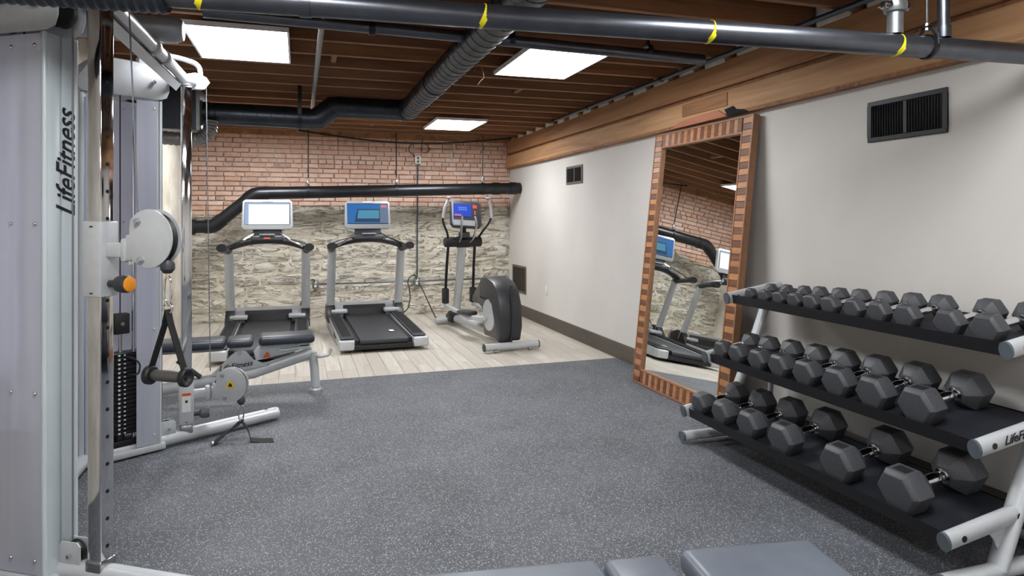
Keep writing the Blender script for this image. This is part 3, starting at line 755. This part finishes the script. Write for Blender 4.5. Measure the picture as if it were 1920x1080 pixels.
# drive housing profile (y, z)
prof = [(.09, .10), (.04, .25), (.05, .45), (.12, .60), (.24, .68), (.42, .72), (.62, .70), (.80, .62), (.96, .50), (.98, .44), (.90, .42), (.74, .43), (.62, .42), (.58, .32), (.60, .14), (.56, .09)]
MB().prism(prof, 'x', -.10, .10, .018).build('drive_housing', 'brown_plastic', t)
band = [(.05, .10), (0, .25), (.01, .47), (.09, .635), (.22, .725), (.42, .765), (.60, .745), (.66, .66), (.63, .50), (.50, .55), (.36, .57), (.22, .50), (.15, .35), (.14, .10)]
MB().prism(band, 'x', -.135, .135, .03).build('housing_arch', 'dark_plastic', t)
MB().box((0, .02, .4), (.02, .055, .62), bev=.01).build('arch_seam', 'black_plastic', t)
for s in (-1, 1):
    m = MB(); m.lathe([(s*.1, .18), (s*.112, .175), (s*.114, .0)], 'x', (0, .40, .34), 32, caps=False)
    m.build('wheel_disc', 'silver_paint', t)
    # pedals and arms
    MB().box((s*.17, .95, .30 if s < 0 else .36), (.15, .36, .05), rot=Matrix.Rotation(.08*s, 3, 'X'), bev=.02).build('pedal', 'dark_plastic', t)
    MB().tube([(s*.15, .42, .30), (s*.17, .9, .25 if s < 0 else .30), (s*.19, 1.72, .30)], .02, 10, r2=.028).build('pedal_arm', 'silver_paint', t)
    MB().box((s*.19, 1.72, .42), (.075, .10, .20), bev=.015).build('arm_pivot', 'black_plastic', t)
    MB().tube([(s*.19, 1.72, .45), (s*.185, 1.68, .8), (s*.18, 1.62, 1.12)], .018, 10).build('lower_arm', 'black_steel', t)
    MB().tube(fillet([(s*.20, 1.60, 1.13), (s*.22, 1.52, 1.22), (s*.33, 1.42, 1.40), (s*.31, 1.38, 1.55), (s*.265, 1.36, 1.68)], .08), .014, 10).build('moving_handle', 'black_plastic', t)
    MB().tube([(s*.327, 1.395, 1.43), (s*.31, 1.38, 1.55), (s*.268, 1.36, 1.66)], .018, 10).build('handle_grip', 'silver_paint', t)
    MB().lathe([(-.015, .016), (.0, .032), (.012, .032), (.018, .01)], 'z', (s*.262, 1.36, 1.675), 14).build('handle_cap', 'silver_dark', t)
    MB().tube(fillet([(s*.07, 1.52, 1.12), (s*.09, 1.40, 1.18), (s*.10, 1.34, 1.36), (s*.085, 1.36, 1.45)], .05), .015, 10).build('fixed_handle', 'steel', t)
MB().tube([(0, 1.86, .12), (0, 1.72, .6), (0, 1.60, 1.16)], .035, 14, r2=.055, up=(1, 0, 0)).build('mast', 'silver_paint', t)
MB().box((0, 1.9, .13), (.16, .2, .12), bev=.03).build('mast_boot', 'black_plastic', t)
MB().lathe([(-.25, .05), (-.24, .064), (-.09, .064), (-.08, .072), (.08, .072), (.09, .064), (.24, .064), (.25, .05)], 'x', (0, 1.58, 1.12), 20).build('pivot_cover', 'black_plastic', t)
MB().box((0, 1.53, 1.21), (.13, .12, .08), bev=.02).build('cup_holder', 'dark_plastic', t)
MB().box((0, 1.55, 1.30), (.06, .06, .12), bev=.015).build('console_neck', 'black_plastic', t)
sc = node('console', t, (0, 1.47, 1.30), (-.25, .06, 0))
MB().prism([(-.17, 0), (.18, 0), (.215, .04), (.20, .33), (.16, .355), (-.16, .355), (-.20, .33), (-.205, .04)], 'y', -.03, .03, .012).build('console_case', 'dark_plastic', sc)
MB().box((-.05, -.0325, .225), (.24, .003, .165)).build('display', 'screen_deep_blue', sc)
MB().box((-.18, -.032, .19), (.016, .003, .28)).box((-.02, -.032, .06), (.32, .003, .07), bev=.001, seg=1).build('key_panel', 'silver_dark', sc)
m = MB()
for gx, gw in ((-.095, .022), (-.066, .024), (-.037, .02), (-.008, .026)):
    m.box((gx, -.0345, .262), (gw, .001, .007)).box((gx, -.0345, .228), (gw, .001, .007)).box((gx+gw*.3, -.0345, .245), (.007, .001, .03))
tag(m.build('display_glyphs', 'screen_glyph', sc), kind='stuff')
MB().box((.12, -.033, .28), (.055, .003, .045)).box((.12, -.033, .20), (.018, .003, .05)).build('red_keys', 'screen_red', sc)
MB().box((-.11, -.035, .158), (.09, .003, .02)).build('display_bar', 'screen_pink', sc)

# ================================================================== CABLE MACHINE
cm = thing('cable_machine', 'silver cable crossover machine with chrome posts and two frosted weight towers', 'cable machine', (-.7, 3.85, 0))
Fpos = Vector((-.69, 4.73, 0)); Npos = Vector((-.734, 2.970, 0)); AF = math.radians(32.3)
def half(post, m, lab):
    """m=+1 far half (rotated +32 deg), m=-1 near half (mirrored)."""
    root = lambda nm: node(nm, cm, tuple(post-Vector((-.7, 3.85, 0))), (0, 0, AF*m-(.38 if m > 0 and nm in ('slide_post', 'carriage', 'pulley_head', 'carriage_label') else 0)))
    def B(name, mb, mat, parent, ang=35):
        if m < 0:
            for v in mb.bm.verts: v.co.y = -v.co.y
            bmesh.ops.reverse_faces(mb.bm, faces=mb.bm.faces)
        return mb.build(name, mat, parent, ang)
    tower = root('weight_tower'); X0, X1, Y0, Y1 = -.62, -.175, -.06, .085
    Z0, Z1 = .05, 2.135
    # end channels (two folded profiles with a shadow gap)
    for xa, xb in ((X1-.028, X1), (X0, X0+.028)):
        mid = (Y0+Y1)/2
        mb = MB(); mb.box(((xa+xb)/2, (Y0+mid)/2-.001, (Z0+Z1)/2), (xb-xa, mid-Y0-.004, Z1-Z0), bev=.006, seg=2)
        mb.box(((xa+xb)/2, (Y1+mid)/2+.001, (Z0+Z1)/2), (xb-xa, Y1-mid-.004, Z1-Z0), bev=.006, seg=2)
        B('shroud_channel', mb, 'shroud_metal', tower)
    # outer corner column (rounded edge) and full frosted panel on the outer face
    mb = MB(); mb.tube([(X1-.008, Y1-.006, Z0), (X1-.008, Y1-.006, Z1)], .01, 12); mb.tube([(X1-.008, Y0+.006, Z0), (X1-.008, Y0+.006, Z1)], .01, 12)
    B('corner_column', mb, 'shroud_metal', tower)
    B('outer_panel', MB().box(((X0+X1)/2, Y1-.002, (Z0+Z1)/2), (X1-X0-.03, .004, Z1-Z0-.01)), 'frosted_acrylic', tower)
    B('inner_panel', MB().box(((-.325+X1-.02)/2, Y0+.002, (Z0+Z1)/2), (.115, .004, Z1-Z0-.01)), 'frosted_acrylic', tower)
    B('inner_panel', MB().box(((-.46+X0+.02)/2, Y0+.002, (Z0+Z1)/2), (.115, .004, Z1-Z0-.01)), 'frosted_acrylic', tower)
    mb = MB()
    for xx in (X1-.045, (X0+X1)/2+.06, X0+.05):
        for zz in (Z1-.05, 1.4, .75, Z0+.06):
            mb.ball((xx, Y1+.002, zz), .008, 8)
            if xx == X1-.045: mb.ball((xx, Y0-.002, zz), .007, 8)
    B('panel_screw', mb, 'chrome', tower)
    # guide rods, weight plates
    mb = MB()
    for xx in (-.47, -.31): mb.cyl((xx, .01, .08), (xx, .01, 2.1), .010, 10)
    B('guide_rod', mb, 'chrome', tower)
    pl = MB(); pl.box((-.39, .012, 0), (.27, .095, .0235), bev=.003, seg=1)
    pl.box((-.415, -.0385, 0), (.014, .003, .008)); pl.box((-.365, -.0385, 0), (.014, .003, .008))
    if m < 0:
        for v in pl.bm.verts: v.co.y = -v.co.y
    plm = pl.mesh('weight_plate')
    for k in range(19):
        o = link('weight_plate', plm, 'black_steel', tower); o.location = (0, 0, .155+k*.0255)
    mb = MB()
    for k in range(19): mb.box((-.405, -.0405, .155+k*.0255), (.012, .002, .010)); mb.box((-.375, -.0405, .155+k*.0255), (.010, .002, .007))
    B('plate_number', mb, 'label_white', tower)
    B('stack_base', MB().box((-.39, .01, .085), (.2, .09, .05), bev=.008), 'black_steel', tower)
    B('buffer_spring', MB().cyl((-.39, .01, .10), (-.39, .01, .15), .03, 12), 'black_plastic', tower)
    B('selector_stem', MB().cyl((-.39, -.01, .63), (-.39, -.01, .75), .011, 12), 'chrome', tower)
    B('cable_block', MB().box((-.39, -.015, .80), (.085, .06, .12), bev=.006), 'black_plastic', tower)
    B('block_bolt', MB().cyl((-.39, -.05, .80), (-.39, -.044, .80), .012, 10), 'chrome', tower)
    B('selector_pin_cord', MB().tube(fillet([(-.39, -.045, .61), (-.35, -.07, .60), (-.30, -.075, .56), (-.31, -.07, .49), (-.36, -.06, .50)], .03), .005, 6), 'cable_black', tower)
    B('stack_cable', MB().cyl((-.39, -.01, .86), (-.39, -.01, 2.25), .0035, 6), 'cable_black', tower)
    # top plates, bolts, pulleys
    top = root('top_bracket')
    for yy in (-.052, .068):
        poly = [(-.62, 2.16), (-.60, 2.145), (-.18, 2.145), (-.14, 2.16), (-.125, 2.20), (-.125, 2.325), (-.17, 2.34), (-.5, 2.33), (-.58, 2.29), (-.62, 2.23)]
        B('side_plate', MB().prism(poly, 'y', yy, yy+.007, .002), 'silver_paint', top)
    for xx in (-.46, -.22):
        for yy in (-.062, .083): B('plate_bolt', MB().cyl((xx, yy-.01, 2.245), (xx, yy+.01, 2.245), .012, 6).cyl((xx, yy-.018, 2.245), (xx, yy+.018, 2.245), .006, 8), 'chrome', top)
    for xx in (-.44, -.17):
        B('pulley_wheel', MB().lathe([(-.012, .06), (-.004, .05), (.004, .05), (.012, .06)], 'y', (xx, .01, 2.225), 20), 'black_plastic', top)
    B('top_tube', MB().tube(fillet([(-.64, .01, 2.10), (-.60, .01, 2.26), (-.5, .01, 2.335), (-.3, .01, 2.335), (-.08, .0, 2.31), (.045, 0, 2.295)], .08), .035, 14, r2=.035), 'silver_paint', top)
    B('tube_cap', MB().lathe([(.0, .035), (.012, .03), (.018, .012)], 'x', (.045, 0, 2.295), 14), 'silver_paint', top)
    B('pulley_housing', MB().lathe([(-.02, .045), (-.014, .052), (.014, .052), (.02, .045)], 'y', (-.24, .01, 2.375), 20), 'silver_paint', top)
    # plate and cable guide beyond the post
    B('cable_guide', MB().prism([(.02, 2.25), (.12, 2.26), (.155, 2.31), (.13, 2.34), (.06, 2.36), (-.04, 2.33)], 'y', .0, .008, .002).prism([(.02, 2.25), (.12, 2.26), (.155, 2.31), (.13, 2.34), (.06, 2.36), (-.04, 2.33)], 'y', .04, .048, .002), 'silver_paint', top)
    B('guide_wheel', MB().lathe([(-.012, .035), (-.004, .028), (.004, .028), (.012, .035)], 'y', (.105, .024, 2.305), 16), 'black_plastic', top)
    B('grab_handle', MB().tube(fillet([(.12, .06, 2.30), (.12, .07, 2.43), (.0, .10, 2.46), (-.22, .12, 2.46)], .05), .016, 10), 'silver_paint', top)
    # chrome post
    B('chrome_post', MB().box((0, 0, 1.165), (.064, .064, 2.19), bev=.006, seg=3), 'chrome', root_post := root('slide_post'))
    mb = MB()
    for k in range(20): mb.cyl((.0322, 0, .16+k*.105), (.0332, 0, .16+k*.105), .0075, 10)
    B('pin_hole', mb, 'black_void', root_post)
    B('post_foot', MB().box((0, 0, .085), (.075, .075, .05), bev=.006), 'steel', root_post)
    # base tube
    base = root('base_frame')
    mb = MB(); mb.tube([(-.64, 0, .048), (.62, 0, .048)], .045, 20, r2=.04)
    B('floor_tube', mb, 'silver_paint', base)
    B('tube_cap', MB().lathe([(.62, .042), (.635, .038), (.645, .02)], 'x', (0, 0, .048), 18), 'silver_paint', base)
    B('tube_hole', MB().lathe([(.087, .012), (.0885, .012)], 'z', (.55, 0, 0), 12), 'dark_plastic', base)
    B('tower_foot', MB().box((-.4, .015, .03), (.5, .17, .04), bev=.01), 'silver_paint', base)
    for yy in (-.028, .018):
        B('pulley_plate', MB().prism([(-.175, .075), (-.075, .075), (-.075, .15), (-.09, .165), (-.165, .165), (-.175, .15)], 'y', yy, yy+.006, .001), 'silver_paint', base)
    B('base_pulley', MB().lathe([(-.01, .045), (-.004, .038), (.004, .038), (.01, .045)], 'y', (-.12, 0, .12), 18), 'black_plastic', base)
    B('pulley_bolt', MB().cyl((-.12, -.04, .115), (-.12, .04, .115), .008, 8), 'chrome', base)
    B('run_cable', MB().cyl((-.157, -.02, .13), (-.157, -.02, 2.25), .0035, 6), 'cable_grey', base)
    return root, B
rootF, BF = half(Fpos, 1, 'far'); rootN, BN = half(Npos, -1, 'near')
# lettering on the near tower end
tw = rootN('lettering')
o = text('tower_lettering', 'LifeFitness', .115, 'ink', tw, (-.1735, -.012, 1.60), (0, 0, 0), shear=.45, sx=.86)
# columns: text x -> +z, text y -> -y (left seen from outside +x), normal -> +x
o.matrix_local = Matrix.Translation((-.1738, .008, 1.635)) @ Matrix(((0, 0, 1, 0), (0, -1, 0, 0), (1, 0, 0, 0), (0, 0, 0, 1)))
# cross bars between the two posts and rear spine
ofs = Vector((-.7, 3.85, 0))
m = MB(); a = Npos-ofs; b = Fpos-ofs
m.tube([Vector((a.x-.01, a.y, 2.31)), Vector((b.x-.01, b.y, 2.31))], .028, 12, r2=.035)
m.build('cross_bar', 'silver_paint', cm)
m = MB(); m.tube([Vector((a.x-.05, a.y+.05, 2.262)), Vector((b.x-.05, b.y-.05, 2.262))], .028, 4, r2=.04); m.build('cross_plate', 'silver_paint', cm)
m = MB()
for u in (.52, .66): 
    c = (a.lerp(b, u)); m = MB(); m.cyl((c.x-.01, c.y-.02, 2.31), (c.x-.01, c.y+.02, 2.31), .041, 12); m.build('clamp_ring', 'silver_dark', cm)
m = MB(); m.tube([(-.47, -.78, .05), (-.47, .78, .05)], .04, 12); m.build('rear_base_tube', 'silver_paint', cm)

def carriage(rt, B, zc, m, swivel, disk_x, far=False):
    c = rt('carriage'); c.location.z = zc
    B('sleeve', MB().box((0, 0, 0), (.086, .086, .29), bev=.006, seg=2), 'silver_paint', c)
    mb = MB()
    for zz in (-.13, .125): mb.box((0, .0435 , zz), (.014, .002, .005)); mb.box((0, -.0435, zz), (.014, .002, .005))
    B('sleeve_slot', mb, 'ink', c)
    B('arm', MB().box((.075, 0, .035), (.08, .035, .055), bev=.006), 'silver_paint', c)
    B('hinge_yoke', MB().box((.125, 0, .035), (.03, .045, .09), bev=.01), 'silver_paint', c)
    B('hinge_pin', MB().cyl((.14, 0, -.02), (.14, 0, .09), .008, 10), 'chrome', c)
    B('pin_stem', MB().cyl((.04, 0, -.095), (.085, 0, -.095), .014, 12), 'dark_plastic', c)
    kn = B('pop_pin_knob', MB().lathe([(.075, .018), (.085, .03), (.10, .034), (.125, .034), (.135, .03)], 'x', (0, 0, -.095), 18), 'dark_plastic' if not far else 'cap_grey', c)
    if not far: B('knob_cap', MB().lathe([(.132, .030), (.140, .028), (.145, .012)], 'x', (0, 0, -.095), 18), 'orange', c)
    # pulley assembly
    p = rt('pulley_head'); p.location.z = zc
    hx = .14
    ang = p.rotation_euler.z; p.location = p.location + Matrix.Rotation(ang, 3, 'Z') @ Vector((hx, 0, 0)); p.rotation_euler.z = ang+swivel*m
    dx = disk_x-hx
    def disc(rr, y0, y1):
        pts = []
        for k in range(36):
            a_ = 2*PI*k/36; xx, zz = rr*math.cos(a_), rr*1.04*math.sin(a_)
            xx = max(xx, -rr*.80); pts.append((dx+xx, .08+zz))
        return MB().prism(pts, 'y', y0, y1, .002)
    B('disc_plate', disc(.106, -.026, -.02), 'silver_paint', p); B('disc_plate', disc(.106, .02, .026), 'silver_paint', p)
    B('pulley_wheel', MB().lathe([(-.015, .098), (-.005, .085), (.005, .085), (.015, .098)], 'y', (dx, 0, .08), 28), 'black_plastic', p)
    B('hinge_leaf', MB().box((dx-.085, 0, .045), (.05, .04, .10), bev=.006), 'silver_paint', p)
    mb = MB()
    for (xx, zz) in ((-.045, .145), (-.03, .0)): B('disc_bolt', MB().cyl((dx+xx, -.042, zz), (dx+xx, .042, zz), .009, 8).cyl((dx+xx, -.033, zz), (dx+xx, .033, zz), .014, 6), 'silver_dark', p)
    # warning triangle on the camera side
    for sgn in ((1,) if m < 0 else (-1,)):
        yy = sgn*.0268; s_ = .034
        tri = [(dx+.005-s_*.9, .065), (dx+.005+s_*.9, .065), (dx+.005, .065+s_*1.6)]
        mb = MB().prism(tri, 'y', yy-.0006, yy+.0006); 
        w1 = mb.build('warning_label', 'label_yellow', p)
        mb = MB().prism([(dx-.009, .074), (dx+.02, .072), (dx+.014, .088), (dx+.005, .098), (dx-.002, .088)], 'y', yy+sgn*.001-.0003, yy+sgn*.001+.0003); mb.build('warning_mark', 'ink', p)
    # cable tail, stopper
    tx = dx+.065
    B('cable_tail', MB().cyl((tx, 0, .02), (tx, 0, -.045), .004, 6), 'cable_black', p)
    B('stopper', MB().lathe([(-.05, .014), (-.035, .026), (-.015, .026), (.0, .018)], 'z', (tx, 0, .0), 14), 'dark_plastic', p)
    return p, tx
pN, txN = carriage(rootN, BN, 1.265, -1, 0, .245)
pF, txF = carriage(rootF, BF, .265, 1, math.radians(-24), .27, True)
pF.name = 'pulley_head'
# white label on the far carriage
c = rootF('carriage_label')
MB().box((0, -.0438, .26), (.05, .001, .12)).build('label_plate', 'label_white', c); MB().box((0, -.0446, .31), (.05, .001, .018)).build('label_band', 'orange_red', c)
MB().box((0, -.0446, .265), (.014, .001, .016)).build('label_symbol', 'ink', c)
# lift cables down to the pulley heads
c = rootN('lift_cable'); MB().cyl((.175, 0, 1.42), (.13, 0, 2.29), .003, 6).build('cable', 'cable_grey', c)
c = rootF('lift_cable'); MB().cyl((.165, .02, .42), (.14, .024, 2.30), .003, 6).build('cable', 'cable_grey', c)
bpy.context.view_layer.update()
# ---- hanging strap handle (near pulley)
tip = pN.matrix_world @ Vector((txN, 0, -.05))
h = thing('pull_stirrup', 'black stirrup grip on webbing hanging from the upper pulley', 'stirrup', tuple(tip), AF*-1)
def carabiner(parent, z0, L, name='carabiner'):
    pts = []
    for k in range(25):
        a_ = 2*PI*k/24; pts.append((.016*math.cos(a_), 0, z0-L/2+L/2*math.sin(a_)))
    MB().tube(pts, .0045, 8, caps=False, up=(0, 1, 0)).build(name, 'chrome', parent)
MB().cyl((0, 0, .012), (0, 0, -.02), .006, 8).build('swivel', 'chrome', h)
carabiner(h, -.01, .11)
pts = [(.02*math.cos(2*PI*k/20), 0, -.13+.02*math.sin(2*PI*k/20)) for k in range(21)]
MB().tube(pts, .0045, 8, caps=False, up=(0, 1, 0)).build('d_ring', 'chrome', h)
HX = .078
MB().ribbon([(0, 0, -.135), (-.012, 0, -.19), (-HX, 0, -.37), (-HX-.004, 0, -.385)], (0, .03, 0), .004).build('webbing', 'strap_black', h)
MB().ribbon([(0, 0, -.135), (.014, 0, -.19), (HX, 0, -.37), (HX+.004, 0, -.385)], (0, .03, 0), .004).build('webbing', 'strap_black', h)
MB().lathe([(-HX+.012, .017), (-HX+.02, .021), (0, .022), (HX-.02, .021), (HX-.012, .017)], 'x', (0, 0, -.385), 18).build('grip', 'brown_plastic', h)
for s in (-1, 1):
    MB().lathe([(s*(HX-.012), .03), (s*(HX-.006), .036), (s*(HX+.010), .036), (s*(HX+.014), .03), (s*(HX+.010), .02), (s*(HX+.002), .012)], 'x', (0, 0, -.385), 20).build('end_ring', 'black_plastic', h)
# ---- ankle strap clipped on the far pulley
tip = pF.matrix_world @ Vector((txF, 0, -.05))
h = thing('ankle_strap', 'black ankle strap clipped to the lower pulley, trailing on the rubber floor', 'strap', tuple(tip), 0)
carabiner(h, -.0, .11); 
T = Vector(tip)
bp = Vector((-.36, 4.72, .015)) 
z0 = T.z-.115
def L(p): return Vector(p)-T
MB().ribbon([L((T.x, T.y, z0+.01)), L((-.40, 4.70, .075)), L((-.44, 4.68, .06)), L((-.49, 4.64, .025)), L((-.52, 4.60, .006))], (.04, -.035, .02), .005).build('cuff', 'strap_black', h)
MB().ribbon([L((T.x, T.y, z0+.01)), L((-.33, 4.68, .08)), L((-.31, 4.64, .05)), L((-.30, 4.61, .012)), L((-.24, 4.59, .006)), L((-.16, 4.57, .006))], (-.01, .055, .012), .005).build('tail', 'strap_black', h)
MB().ball(L((-.52, 4.59, .016)), .013, 8).build('buckle', 'chrome', h)

# ================================================================== WEIGHT BENCHES
def pad(x0, x1, w_, z, th, name, parent, tiltdeg=0, taper=0, mat='vinyl'):
    m = MB(); m.box(((x0+x1)/2, 0, z), (x1-x0, w_, th), bev=.028, seg=4)
    o = m.build(name, mat, parent, 50)
    if taper:
        for v in o.data.vertices:
            u = (v.co.x-x0)/(x1-x0); v.co.y *= 1-taper*(1-u)
    return o
def weight_bench(label, loc, rz, pm_):
    bn = thing('weight_bench', label, 'bench', loc, rz, 'adjustable weight benches')
    # local: foot end at x=+.58
    ob = pad(-.72, -.10, .27, .455, .07, 'back_pad', bn, mat=pm_); pad(-.09, .10, .27, .455, .065, 'seat_pad', bn, mat=pm_); ob2 = pad(.14, .56, .27, .462, .07, 'head_pad', bn, mat=pm_)
    MB().tube([(.55, 0, .33), (.1, 0, .20), (-.75, 0, .10)], .032, 12, r2=.045).build('main_beam', 'silver_paint', bn)
    MB().tube([(.55, 0, .33), (.565, 0, .20), (.575, 0, .05)], .036, 14, r2=.036).build('front_leg', 'silver_paint', bn)
    MB().lathe([(0, .055), (.03, .055), (.045, .04)], 'z', (.577, 0, 0), 18).build('foot_pad', 'silver_dark', bn)
    MB().tube([(-.78, -.22, .06), (-.78, .22, .06)], .035, 12).build('rear_foot', 'silver_paint', bn)
    MB().tube(fillet([(.57, .0, .30), (.60, -.05, .30), (.68, -.04, .31), (.69, -.04, .36)], .03), .014, 10).build('carry_handle', 'silver_paint', bn)
    MB().prism([(-.22, .20), (.22, .26), (.10, .31), (.05, .38), (.0, .40), (-.06, .36), (-.12, .30)], 'y', -.045, -.037, .002).build('gusset_plate', 'silver_paint', bn)
    MB().prism([(.12, .30), (.44, .36), (.46, .42), (.14, .42), (.10, .38)], 'y', -.042, -.034, .002).build('seat_bracket', 'silver_paint', bn)
    MB().tube([(.30, -.05, .37), (.53, -.04, .385)], .012, 8).build('adjust_rod', 'silver_paint', bn)
    MB().box((-.42, 0, .408), (.6, .14, .02)).build('pad_board', 'silver_dark', bn)
    m = MB(); m.cyl((.0, -.056, .37), (.0, -.043, .37), .018, 12); m.cyl((.30, -.056, .375), (.30, -.043, .375), .018, 12); m.build('pivot_bolt', 'chrome', bn)
    MB().tube([(-.28, -.02, .20), (-.44, -.03, .34)], .018, 10).build('gas_strut', 'dark_plastic', bn)
    MB().prism([(.17, .318), (.23, .325), (.20, .37)], 'y', -.0465, -.0445).build('warning_label', 'orange_red', bn)
    text('bench_lettering', 'LifeFitness', .058, 'ink', bn, (-.03, -.0465, .272), (PI/2, -.12, 0), shear=.4)

weight_bench('adjustable black weight bench with silver frame behind the cable machine', (-.45, 5.72, 0), math.radians(3), 'vinyl')
weight_bench('padded weight bench in the foreground with sheen painted into its vinyl, cut off by the lower edge', (.894, 1.625, -.035), math.radians(-8), 'vinyl_sheen')

# ================================================================== DUMBBELL RACK
RY0, RY1 = 1.95, 3.77
rk = thing('dumbbell_rack', 'three-tier silver and black dumbbell rack along the right wall', 'rack', (2.7, (RY0+RY1)/2, 0))
RO = Vector((2.7, (RY0+RY1)/2, 0)); HL = (RY1-RY0)/2
TI = math.radians(9.5)
tiers = [(2.335, .20, .44, 'bottom'), (2.49, .535, .44, 'middle'), (2.655, .905, .41, 'top')]
for xf, zf, dp, nm in tiers:
    fx = xf-RO.x; ca, sa = math.cos(TI), math.sin(TI)
    def S(u, v): return (fx+u*ca-v*sa, zf+u*sa+v*ca)   # u along depth, v up
    # tray with lips
    th = .004
    prof = [S(.012, -.035), S(.012, .022), S(.016, .022), S(.016, -.004), S(dp-.02, -.004), S(dp-.02, .002), S(dp-.016, .002), S(dp-.016, -.01), S(.018, -.01), S(.018, -.035)]
    MB().prism(prof, 'y', -HL+.03, HL-.03).build('shelf', 'black_steel', rk)
    MB().prism([S(.02, -.0035), S(dp-.024, -.0035), S(dp-.024, -.001), S(.02, -.001)], 'y', -HL+.035, HL-.035).build('shelf_liner', 'shelf_mat', rk)
    for s in (-1, 1):
        a = S(-.005, 0); b = S(dp, 0)
        yy = s*HL
        o = MB().tube([(a[0], yy, a[1]), (b[0], yy, b[1])], .026, 18, r2=.036).build('end_rail', 'silver_paint', rk)
        MB().tube([(a[0]-.012*ca, yy, a[1]-.012*sa), (a[0], yy, a[1])], .027, 18, r2=.037).build('rail_cap', 'cap_grey', o)
        m = MB()
        for u in (.06, dp-.09):
            p_ = S(u, 0)
            for q in (-1, 1): m.cyl((p_[0], yy+q*.0255, p_[1]), (p_[0], yy+q*.0275, p_[1]), .0125, 14)
        m.build('rail_bolt', 'black_plastic', o)
for s in (-1, 1):
    yy = s*(HL-.005)
    MB().tube([(2.60-RO.x, yy, .05), (2.71-RO.x, yy, .30), (2.85-RO.x, yy, .62), (2.98-RO.x, yy, .96)], .026, 16, r2=.04, up=(0, 1, 0)).build('upright', 'silver_paint', rk)
    o = MB().tube([(2.32-RO.x, yy, .042), (3.03-RO.x, yy, .05)], .034, 18, r2=.03).build('floor_foot', 'silver_paint', rk)
    MB().tube([(2.305-RO.x, yy, .042), (2.32-RO.x, yy, .042)], .035, 18, r2=.031).build('foot_cap', 'cap_grey', o)
    MB().prism([(2.53-RO.x, .225), (2.64-RO.x, .245), (2.66-RO.x, .22), (2.60-RO.x, .13), (2.58-RO.x, .17)], 'y', yy-.004, yy+.004).build('gusset', 'silver_paint', rk)
    MB().tube(fillet([(2.93-RO.x, yy, .58), (2.99-RO.x, yy, .40), (2.97-RO.x, yy, .2), (2.90-RO.x, yy, .06)], .12), .018, 10).build('brace_loop', 'silver_dark', rk)
MB().tube([(3.0-RO.x, -HL, .05), (3.0-RO.x, HL, .05)], .022, 10).build('rear_spreader', 'silver_dark', rk)
text('rack_lettering', 'LifeFitness', .05, 'ink', rk, (2.70-RO.x, -HL-.0275, .575), (PI/2, -TI, 0), shear=.4)

# ---- dumbbells
def hexhead(x0, sgn):
    """unit head: across flats 1, from x0 outward, length .85"""
    prof = [(0, .42), (.04, .50), (.40, 1.0), (.93, 1.0), (1.08, .86), (1.10, .81)]
    m = MB(); rings = []
    for xx, r in prof:
        rings.append([m.bm.verts.new((sgn*(x0+xx), r*.577*math.cos(PI/3*k), r*.577*math.sin(PI/3*k)+0)) for k in range(6)])
    for a, b in zip(rings, rings[1:]):
        for k in range(6): m.bm.faces.new((a[k], a[(k+1) % 6], b[(k+1) % 6], b[k]))
    m.bm.faces.new(rings[0][::-1]); m.bm.faces.new(rings[-1])
    es = [e for e in m.bm.edges]
    bmesh.ops.bevel(m.bm, geom=es, offset=.013, segments=2, affect='EDGES', profile=.5)
    return m
def make_dumbbell(hh):
    t = thing('dumbbell', '', 'dumbbell')
    # unit size: across flats = 1, handle half length hh
    for s in (-1, 1): hexhead(hh, s).build('head', 'rubber_head', t, 28)
    MB().lathe([(-hh-.04, .10), (-hh*.7, .125), (-hh*.35, .145), (0, .15), (hh*.35, .145), (hh*.7, .125), (hh+.04, .10)], 'x', (0, 0, 0), 16).build('handle', 'chrome', t)
    for s in (-1, 1):
        m = MB(); m.lathe([(s*(hh+.04), .2), (s*(hh+.01), .2), (s*(hh-.005), .17), (s*(hh-.015), .19), (s*(hh-.04), .19), (s*(hh-.06), .13)], 'x', (0, 0, 0), 16, caps=False); m.build('collar', 'chrome', t)
        MB().box((s*(hh+.66), 0, .4995), (.34, .38, .006)).build('size_plate', 'rubber_mark', t)
    return t
shelves = {
 'top': ([3.59, 3.456, 3.319, 3.198, 3.06, 2.924, 2.765, 2.61, 2.455, 2.235, 2.06], .07, .114),
 'middle': ([3.66, 3.50, 3.31, 3.12, 2.925, 2.71, 2.485, 2.245], .104, .150),
 'bottom': ([3.66, 3.43, 3.185, 2.915, 2.535, 2.19], .124, .168)}
ordn = ['smallest', 'second', 'third', 'fourth', 'fifth', 'sixth', 'seventh', 'eighth', 'ninth', 'tenth', 'eleventh', 'twelfth']
for xf, zf, dp, nm in tiers:
    ys, s0, s1 = shelves[nm]; n = len(ys); hh = {'top': .70, 'middle': .46, 'bottom': .42}[nm]; D0 = make_dumbbell(hh); first = True
    for i, y in enumerate(ys):
        sz = s0+(s1-s0)*i/(n-1)
        d = D0 if first else dup(D0); first = False
        a_, b_ = {'top': (.20, .31), 'middle': (.29, .375), 'bottom': (.35, .41)}[nm]; lenk = a_+(b_-a_)*i/(n-1)
        kx = lenk/(2*hh+2.2)
        u = .024+lenk/2
        ca, sa = math.cos(TI), math.sin(TI); v = sz/2+.0005
        d.location = (xf+u*ca-v*sa, y, zf+u*sa+v*ca); d.rotation_euler = (0, -TI, random.uniform(-.03, .03)); d.scale = (kx, sz*1.1, sz)
        if i == 0: lb = 'smallest black hex dumbbell at the mirror end of the %s shelf' % nm
        elif i == n-1: lb = 'largest black hex dumbbell at the near end of the %s shelf' % nm
        else: lb = '%s black hex dumbbell from the mirror end on the %s shelf' % (ordn[i] if i else '', nm)
        tag(d, lb, 'dumbbell', 'hex dumbbells on the %s shelf' % nm)
